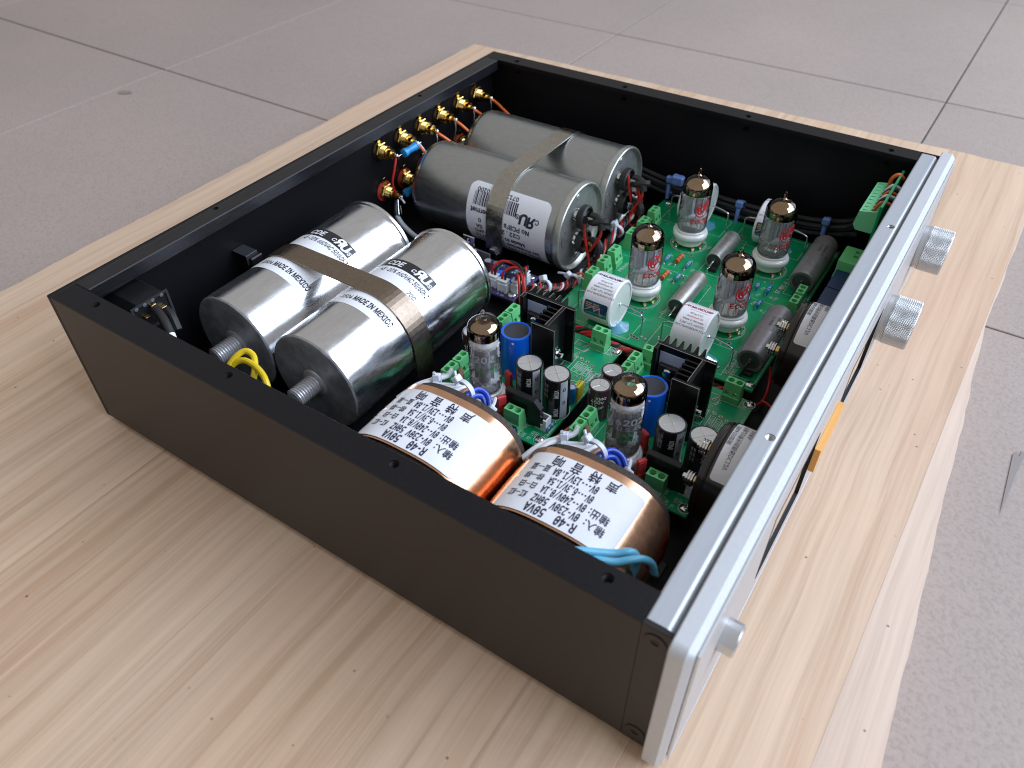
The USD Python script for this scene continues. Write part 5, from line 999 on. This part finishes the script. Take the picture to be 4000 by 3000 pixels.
t = thing('twisted_wires', 'red and black wires lying in the gap between the power boards and the main board', 'wires', (250, 217, 10))
twisted(t, [(196, 215.8, 13), (215, 216.8, 14), (240, 217.4, 11), (262, 217.8, 10), (290, 217.8, 9), (318, 218.4, 9)], 1.35, ('wire_red', 'wire_black', 'wire_red', 'wire_black', 'wire_red'), 2.1, 5, 80)
def zip_tie(label, c, d, r, m='zip_white', tail=None, head=(0, 0, 1)):
    t = thing('cable_tie', label, 'cable tie', c, 'pale plastic cable ties')
    d = np.array(d, float); d /= np.linalg.norm(d); a, b, _ = frame(d); h = np.array(head, float); h -= d * (h @ d); h /= np.linalg.norm(h)
    th = np.linspace(0, 2 * PI, 25); ring_ = [r * (math.cos(q) * a + math.sin(q) * b) for q in th]
    m1 = [lathe([(r - 0.5, -1.3), (r + 0.55, -1.3), (r + 0.55, 1.3), (r - 0.5, 1.3), (r - 0.5, -1.3)], 24, (0, 0, 0), d)]
    obj('band', m1[0], m, t)
    o = h * (r + 1.3); q = np.cross(d, h); B = np.array([h, q, d]).T
    bb = bx(-1.6, 2.2, -2.2, 2.2, -2.2, 2.2, 0.5); bb = tm(np.array(bb.vertices) @ B.T + o, bb.faces); 
    if np.linalg.det(B) < 0: bb.invert()
    obj('head', bb, m, t, smooth=False)
    if tail is not None:
        e = np.array(tail, float); obj('tail', tube([o, o + e * 0.5 + h * 0.6, o + e], 0.9, 6), m, t)
    return t
zip_tie('pale cable tie round the red wires just behind the first heatsink', (179.5, 228, 29), (0.15, 1, -0.4), 4.4, head=(-0.6, 0, 1), tail=(1, -1, -4))
zip_tie('pale blue cable tie on the twisted wires under the nearer grey capacitor', (183.4, 262, 15), (0, 1, -0.1), 4.6, head=(-1, 0, 0.6), tail=(-9, 1, -2))
zip_tie('pale blue cable tie on the twisted wires between the two grey capacitors', (180, 334, 18), (0, 1, 0.1), 4.8, head=(-0.4, 0, 1), tail=(1, 2, 3))
# black cables along the far wall with blue ties
t = thing('black_cables', 'black cables running along the foot of the far wall', 'cables', (250, 411, 20))
for i, (dz, dy) in enumerate(((0, 0), (4, 1.5), (-3.5, 2), (-6, -1))):
    wire('cable', t, [(120, 410 + dy, 34 + dz), (165, 411 + dy, 26 + dz), (190, 411 + dy, 23 + dz), (250, 411 + dy, 21 + dz), (300, 411 + dy, 24 + dz), (330, 406 + dy, 34 + dz), (340, 398 + dy - 4 * i, 48 + dz)], 1.8, 'sheath_black', 8)
for (x, z_, s) in ((189.5, 25, 'thick blue cable tie behind the far left tube'), (249.5, 21, 'blue cable tie standing up on the black cables behind the far tubes'), (316, 27, 'blue cable tie on the black cables near the green front plug')):
    t = thing('blue_cable_tie', s, 'cable tie', (x, 411, z_), 'blue cable ties on the far wall cables')
    obj('band', lathe([(6.0, -1.5), (7.2, -1.5), (7.2, 1.5), (6.0, 1.5), (6.0, -1.5)], 24, (0, 0, 0), (1, 0, 0)), 'zip_blue', t)
    obj('head', bx(-2.8, 2.8, -8.5, -4.5, 5, 10.5, 0.8), 'zip_blue', t, smooth=False)
    obj('tail', tube([(0, -7, 4), (0.4, -8.5, -2), (0.6, -8.8, -8)], 1.5, 6), 'zip_blue', t)
    if x < 200: obj('clip', bx(2, 12, -9.5, -3.5, 5, 13, 1.2), 'zip_blue', t, smooth=False)

# ================================================================== behind the front panel
def meter(label, yc, bolts):
    X0, zc, R = 341.0, 45.5, 26.5; t = thing('panel_meter', label, 'meter', (X0, yc, zc), 'round dark panel meters behind the front panel')
    obj('body', lathe([(0.01, 0.2), (20, 0), (24.6, 0.2), (25.2, 0.8), (25.4, 4.0), (25.9, 4.3), (R, 4.8), (R, 18.4), (0.01, 18.4)], 72, (0, 0, 0), (1, 0, 0)), 'meter_brown', t)
    obj('rear_rib', [lathe([(24.9, 2.2), (26.0, 2.4), (26.0, 3.4), (25.2, 3.6)], 72, (0, 0, 0), (1, 0, 0))], 'meter_brown', t)
    obj('side_lug', [bx(5, 17, -1.6, 1.6, R - 0.5, R + 0.9, 0.3)], 'meter_brown', t, smooth=False) if False else None
    for (dy, dz) in bolts:
        b = obj('terminal_post', lathe([(2.9, 0.3), (2.9, -3.6), (2.3, -3.8)], 24, (0, dy, dz), (1, 0, 0)), 'brass', t)
        obj('collar', lathe([(0.5, -2), (3.6, -1.6), (3.6, 0.5)], 20, (0, dy, dz), (1, 0, 0)), 'meter_brown', t)
        pr = []
        for i in range(3): pr += [(3.4, -3.8 - i * 1.4), (4.2, -4.1 - i * 1.4), (4.2, -4.8 - i * 1.4), (3.3, -5.1 - i * 1.4)]
        pr += [(2.0, -8.2), (1.9, -9.6), (0.01, -9.8)]
        obj('nut', lathe(pr, 16, (0, dy, dz), (1, 0, 0)), 'bright_steel', b, smooth=25)
    f = lambda k: (lambda u, v: (v, (R + k) * math.cos(u / R), (R + k) * math.sin(u / R)))   # u: arc from +y over the top towards -y
    a0, a1 = math.radians(58) * R, math.radians(142) * R
    lab = obj('label', bend(affinity.translate(rrect(0, a1 - a0, 0, 12.0, 1.6), a0, 6.0), f(0.1), 1.0), 'label_white', t, smooth=40)
    def tx(s, h, u, v, font='cjk'):
        p = affinity.affine_transform(text2(s, h, font, 0, 'l', 0.9), [1, 0, 0, -1, u, v]); return bend(p, f(0.22), 0.9)
    obj('lettering', [tx('500uA 650欧姆', 1.9, a0 + 4.0, 8.3), tx('专用LED背光线路板DC12V', 2.1, a0 + 2.0, 11.9), tx('杠杆表头', 1.9, a0 + 3, 15.4)], 'ink_navy', lab, smooth=False)
    return t
meter('round dark panel meter with a white label, near the copper transformers', 121.5, ((-8, -4), (6.5, 6.0)))
meter('round dark panel meter with a white label, beside the large grey tubular capacitor', 239, ((-8.5, -2.0), (6.5, 4.5)))
# selector plugs at the far end of the front panel
t = thing('front_board', 'small upright circuit board behind the front panel near the far wall', 'circuit board', (355, 380, 50))
obj('board', bx(353.6, 355.2, 352, 410, 28, 84, 0.1), 'pcb_green', t, world=True, smooth=False)
for i in range(3):
    yc = 366.0 + 15.4 * i; p = thing('green_plug', 'pale green cable plug, ' + ('nearest', 'middle', 'farthest')[i] + ' of three at the far front corner', 'plug', (347, yc, 69), 'pale green plugs at the far front corner')
    P = Polygon([(-7, -5), (-4.5, -8.5), (5.5, -8.5), (6.4, -6), (6.4, 6.4), (5.4, 7.2), (-5.6, 5.2)])
    m = prism(P, 15.2, 'y', -7.6)
    if m.volume < 0: m.invert()
    m = cut(m, *[bx(1.0, 4.2, -7.6 + 1.9 + 5.0 * k, -7.6 + 4.6 + 5.0 * k, 4.8, 9) for k in range(3)])
    obj('housing', m, 'terminal_pale', p, smooth=False)
    for k in range(3): obj('groove', bx(-4.0, 0.6, -7.6 + 2.2 + 5.0 * k, -7.6 + 2.6 + 5.0 * k, 5.0, 6.2), 'terminal_green', p, smooth=False)
t = thing('plug_wires', 'orange, white and black wires curving out of the pale green plugs', 'wires', (352, 380, 78))
for i, m in enumerate(('wire_orange', 'wire_black', 'wire_white', 'wire_orange', 'wire_black', 'wire_white')):
    y = 363.2 + 5.0 * i; wire('wire', t, [(349.6, y, 73), (350.2, y + 0.6, 78), (353, y + 1.6, 81 + 0.5 * (i % 2)), (357.6, y + 3.0, 80)], 1.05, m)
wire('wire', t, [(349.6, 400.2, 73), (349.8, 400.4, 81), (353, 402, 84), (356.5, 404.5, 81)], 1.35, 'wire_orange')
t = thing('olive_terminal', 'olive green terminal block standing behind the front panel beside the blue relay', 'terminal block', (347, 353, 36))
obj('housing', cut(bx(-6.5, 6.5, -11, 10, -18, 9, 0.6), bx(1, 4, -3, 0, -1, 12), bx(1, 4, 3, 6, -1, 12)), 'terminal_green', t, smooth=False)
obj('ridge', bx(-7.2, -6.4, -11, 10, -6, -4, 0.2), 'terminal_green', t, smooth=False)
for y, s in ((330.5, 'dark blue relay behind the front panel, farther one next to the olive terminal'), (306.5, 'dark blue relay behind the front panel, nearer one beside the far meter')):
    t = thing('relay', s, 'relay', (348, y, 30), 'dark blue relays behind the front panel')
    obj('case', bx(-6.5, 6.5, -11.4, 11.4, -14, 8, 0.6), 'relay_blue', t, smooth=False)
    obj('base', bx(-7.2, 7.2, -11.6, 11.6, -17, -13.9, 0.3), 'relay_blue', t, smooth=False)
t = thing('selector_board', 'green circuit board standing behind the relays at the front panel', 'circuit board', (356, 320, 30))
obj('board', bx(355.2, 356.6, 292, 350, 6, 52, 0.1), 'pcb_green', t, world=True, smooth=False)
copy_of(tb, (347.5, 286.5, 24), 'small green terminal block between the relay and the far round meter', -90)
t = thing('signal_wires', 'orange, white and black wires from the right edge terminal block to the front panel', 'wires', (338, 306, 16))
for i, m in enumerate(('wire_orange', 'wire_white', 'wire_black')): wire('wire', t, [(330.5, 306 + 2.4 * i, 17), (335, 304.5 + 2.2 * i, 18 - i), (341, 299 + 1.5 * i, 13), (348, 292 + i, 12)], 1.1, m)
t = thing('red_wire', 'thin red wires curving past the board corner towards the far round meter', 'wire', (338, 230, 8))
wire('wire', t, [(334, 247, 16), (337, 240, 12), (339, 231, 8), (338.5, 222, 7), (334, 216.5, 7)], 0.85, 'wire_red'); wire('wire', t, [(338.5, 224, 7.5), (343, 222.5, 8), (350, 217, 8), (352, 205, 7)], 0.85, 'wire_red')
t = thing('red_wire', 'red wires hanging down beside the second copper transformer behind the front panel', 'wire', (348, 80, 10))
wire('wire', t, [(356, 94, 34), (353, 86, 26), (350.5, 79, 18), (350, 75, 12), (346, 71, 8), (344, 66, 5)], 1.1, 'wire_red'); wire('wire', t, [(356, 90, 30), (354, 80, 16), (352, 73, 9), (347, 68, 6)], 1.0, 'wire_red'); wire('wire', t, [(357, 88, 32), (353, 78, 20), (348, 73, 12), (345, 70, 5)], 1.0, 'wire_black')
# mains switch and cyan wires
t = thing('mains_switch', 'black switch body with wires behind the push button at the near front corner', 'switch', (340, 30, 40))
obj('body', bx(334, 357, 24, 37, 34, 46, 1.0), 'plastic_black', t, world=True, smooth=False)
obj('flange', bx(338, 352, 26, 36, 46.05, 48.5, 0.5), 'plastic_black', t, world=True, smooth=False)
for pts in ([(347.4, 44.2, 55.5), (347.0, 42, 51), (346.4, 37, 48), (345.6, 32, 47)], [(339.6, 38.8, 55.5), (337.0, 37, 55), (334.6, 36.4, 52), (333, 35, 46)]): obj('sleeve', tube(pts, 2.4, 12), 'rubber', t, world=True)
for (x, y) in ((341.5, 34), (343.8, 29)): obj('tab', bx(x, x + 2.2, y, y + 0.8, 48, 52.5, 0.1), 'steel', t, world=True, smooth=False)
t = thing('cyan_wires', 'pale cyan wires and a red one over the end of the second transformer', 'wires', (338, 40, 66))
wire('cyan_wire', t, [(312, 14, 68), (320, 22.5, 69), (327, 28.5, 68.5), (333.6, 32.6, 67.2), (338.4, 36.8, 67.5), (342.4, 41, 66), (345.6, 43.8, 61.5), (347.4, 44.2, 55)], 1.75, 'wire_cyan', 12)
wire('cyan_wire', t, [(309, 19, 70), (318, 26.5, 70.5), (325.5, 32, 68.5), (331.2, 36.4, 67), (335.4, 39.8, 67.2), (338, 42, 65.5), (339.6, 42, 61), (339.6, 38.5, 55)], 1.75, 'wire_cyan', 12)
wire('red_wire', t, [(318, 22, 66.5), (327, 30, 67), (334, 35.6, 65.5), (339.4, 40, 66), (343.0, 43.0, 64.0), (344.5, 43.8, 58)], 1.2, 'wire_red')

# ================================================================== transformer leads
for k, s in ((0, 'behind the transformer next to the bright capacitors'), (1, 'behind the transformer nearest the front panel')):
    o = np.array([81.0 * k, 0, 0]); d = np.array([9.0 * k, 0, 0])
    t = thing('transformer_wires', 'white, blue and brown leads tied together ' + s, 'wires', (205 + 81 * k, 92, 40), 'tied leads behind the copper transformers')
    def W(m, pts, r=1.55): wire('lead', t, [np.array(p, float) + o + (d * f if True else 0) for p, f in pts], r, m, 10)
    W('wire_white', [((178, 76, 45), 0), ((183, 86, 49), 0), ((186.5, 95, 48), 0.1), ((184, 106, 40), 0.4), ((174, 121, 26), 0.8), ((169, 127, 18), 1)])
    W('wire_white', [((182, 76, 46), 0), ((187, 87, 51), 0), ((190, 96, 50), 0.1), ((186, 110, 40), 0.4), ((175, 127, 26), 0.8), ((169, 132, 18), 1)])
    W('wire_white', [((184, 80, 47), 0), ((190, 87.5, 49.5), 0), ((197.5, 91, 51), 0), ((204.5, 95, 51), 0), ((209, 98, 48), 0)])
    W('wire_white', [((181, 80, 45), 0), ((188, 90, 48.5), 0), ((196, 94.5, 49.5), 0), ((204, 98, 49.5), 0), ((210, 101, 46), 0)])
    W('wire_white', [((202, 76, 46), 0), ((204.8, 86, 51.5), 0), ((206.2, 93, 52), 0), ((207.4, 100, 49), 0), ((205, 106, 40), 0)])
    W('wire_brown', [((206.5, 75, 46), 0), ((208.5, 86, 51), 0), ((209.6, 94, 51.5), 0), ((209, 102, 48), 0.1), ((196, 112, 36), 0.4), ((178, 132, 24), 0.8), ((169, 138, 18), 1)])
    W('wire_brown', [((180, 92, 36), 0), ((178, 103, 34), 0.2), ((172, 118, 26), 0.7), ((169, 141, 18), 1)])
    W('wire_blue', [((210.5, 75, 46), 0), ((212.5, 86, 51), 0), ((213.4, 95, 52), 0), ((215.2, 101, 51), 0.1), ((220, 102, 48), 0.2), ((224.6, 97.5, 43), 0.3), ((226, 95, 34), 0.4), ((225, 98, 18), 0.6)])
    W('wire_blue', [((213.5, 76, 45), 0), ((215, 87, 50), 0), ((215.6, 95, 50.5), 0), ((218, 99.5, 48), 0.1), ((221.4, 98, 44), 0.2), ((223.6, 94, 36), 0.3), ((223, 96, 18), 0.6)])
    W('wire_blue', [((224, 117, 16.0), 1), ((223.8, 113, 15.8), 1), ((224.6, 109.5, 12.5), 1), ((226, 104, 6), 1)], 1.5)
    W('wire_blue', [((229.2, 117, 16.0), 1), ((229.4, 112.8, 15.9), 1), ((228.6, 108.6, 13.0), 1), ((226.5, 103, 6), 1)], 1.5)
    c = np.array([209.4, 96.0, 51.0]) + o
    zip_tie('white cable tie round the leads ' + s, tuple(c), (0.15, 1, -0.05), 6.2, head=(-0.9, 0.1, 0.8), tail=(-3, 2, 3))
    zip_tie('white cable tie on the dark core ' + s, tuple(np.array([227.5, 88.5, 46.5]) + o), (1, 0.25, -0.9), 4.4, head=(0.2, 1, 0.6), tail=(-2, 7, 2))
    zip_tie('white cable tie left of the leads ' + s, tuple(np.array([194, 91.5, 49.5]) + o), (1, 0.45, 0.1), 4.2, head=(-0.3, 0.3, 1), tail=(-1, -1, 4))

# ================================================================== mains inlet corner
t = thing('mains_inlet', 'black mains inlet with a white cable inside the rear near corner', 'socket', (18, 38, 60))
P = Polygon([(25, 58), (51, 58), (51, 72), (46, 77.5), (30, 77.5), (25, 72)])
m = prism(P, 26, 'x', 3.6)
if m.volume < 0: m.invert()
obj('body', m, 'plastic_black', t, world=True, smooth=False)
obj('rim', [strip_ring(29.7, 30.4, 25.6, 50.4, 58.6, 76.6, 1.4)], 'inlet_edge', t, world=True, smooth=False)
for y, z_ in ((33, 68), (38.5, 73), (44, 68)): obj('blade', bx(29.8, 32.5, y - 1.6, y + 1.6, z_ - 0.4, z_ + 0.4, 0.1), 'brass', t, world=True, smooth=False)
for y in (29.0, 34.5, 40, 46): obj('rivet', lathe([(1.4, 0), (1.2, 0.6), (0.01, 0.8)], 12, (29.8, y, 75), (1, 0, 0)), 'plastic_grey', t, world=True)
wire('sleeve', t, [(34, 37.5, 71.5), (41, 35.5, 72.5), (49, 32.6, 71.5), (56, 29.6, 68)], 2.7, 'rubber', 12); wire('white_lead', t, [(55.6, 29.8, 68.2), (59, 28, 65.5), (62, 26, 60), (63, 25, 50)], 2.4, 'wire_white', 12)
wire('sleeve', t, [(34, 44, 67), (40, 42.5, 66), (46, 40, 60)], 2.4, 'rubber', 10)
t = thing('rear_connector', 'small dark socket with a bent clip on the rear panel behind a bright capacitor', 'connector', (10, 122, 52))
obj('body', bx(3.6, 20, 118, 128, 42, 55, 0.8), 'plastic_black', t, world=True, smooth=False)
obj('clip', [bx(4, 17, 116.5, 126, 56.5, 57.2, 0.1), bx(16.6, 17.3, 116.5, 126, 50, 57, 0.1)], 'inlet_edge', t, world=True, smooth=False)
for y in (120, 124, 127): obj('pin', bx(18, 24, y - 0.5, y + 0.5, 46, 47, 0.1), 'steel', t, world=True, smooth=False)
t = thing('yellow_wire', 'two loops of yellow wire at the stud end of the first bright capacitor', 'wires', (100, 42, 55))
wire('loop', t, [(90, 30, 50), (92.5, 34.5, 57), (94.5, 40.5, 62), (97.5, 45.2, 64.0), (102.8, 45.6, 63), (107, 42.5, 61), (109.6, 38.6, 58), (109.8, 35, 52)], 1.75, 'wire_yellow', 10)
wire('loop', t, [(90.5, 32, 50), (94.5, 37.6, 58.5), (100, 40.9, 61.5), (108.5, 41.0, 61.5), (116.5, 39.0, 60.5), (122, 36.2, 59.0), (124.5, 34.4, 54), (125, 34, 48)], 1.75, 'wire_yellow', 10)
t = thing('white_connector_strip', 'white plastic connector strip under the yellow wire', 'connector', (106, 33, 45))
for i in range(5): obj('segment', cut(bx(101 + 5.6 * i, 106 + 5.6 * i, 29, 38, 42, 55, 0.6), cyl((103.5 + 5.6 * i, 34.5, 50), (103.5 + 5.6 * i, 34.5, 56), 1.6, 12)), 'plastic_white', t, world=True, smooth=False)
obj('backing', bx(94, 126, 22, 38, 36, 40, 0.4), 'plastic_black', t, world=True, smooth=False)
# leads of the grey capacitor terminals
for yc, s in ((297.5, 'nearer'), (364.0, 'farther')):
    t = thing('capacitor_leads', 'black sleeved leads and red wires on the terminals of the %s grey capacitor' % s, 'wires', (180, yc, 38))
    for dz in (10.5, -9.5):
        z0 = 35.5 + dz
        wire('sleeve', t, [(176.5, yc - 1.5, z0 + 2.6), (181, yc - 2.0, z0 + 3.2), (185.5, yc - 3.4, z0 + 1.5), (187, yc - 5, z0 - 3.5)], 2.9, 'rubber', 9)
        wire('sleeve', t, [(176.5, yc - 3.5, z0 - 1.0), (181, yc - 5.0, z0 + 0.5), (186, yc - 4.0, z0 + 2.5), (190, yc - 1.5, z0 + 2.2)] if dz > 0 else [(177, yc + 1, z0 + 1.0), (182, yc, z0 + 2.5), (184.5, yc - 2.0, z0 - 1), (184, yc - 3, z0 - 6)], 2.5, 'rubber', 9)
        wire('red_wire', t, [(186.5, yc - 4.5, z0 - 2), (186.5, yc - 5.5, z0 - 8), (184, yc - 6.5, z0 - 14), (180, yc - 8, max(12, z0 - 22))], 1.05, 'wire_red')
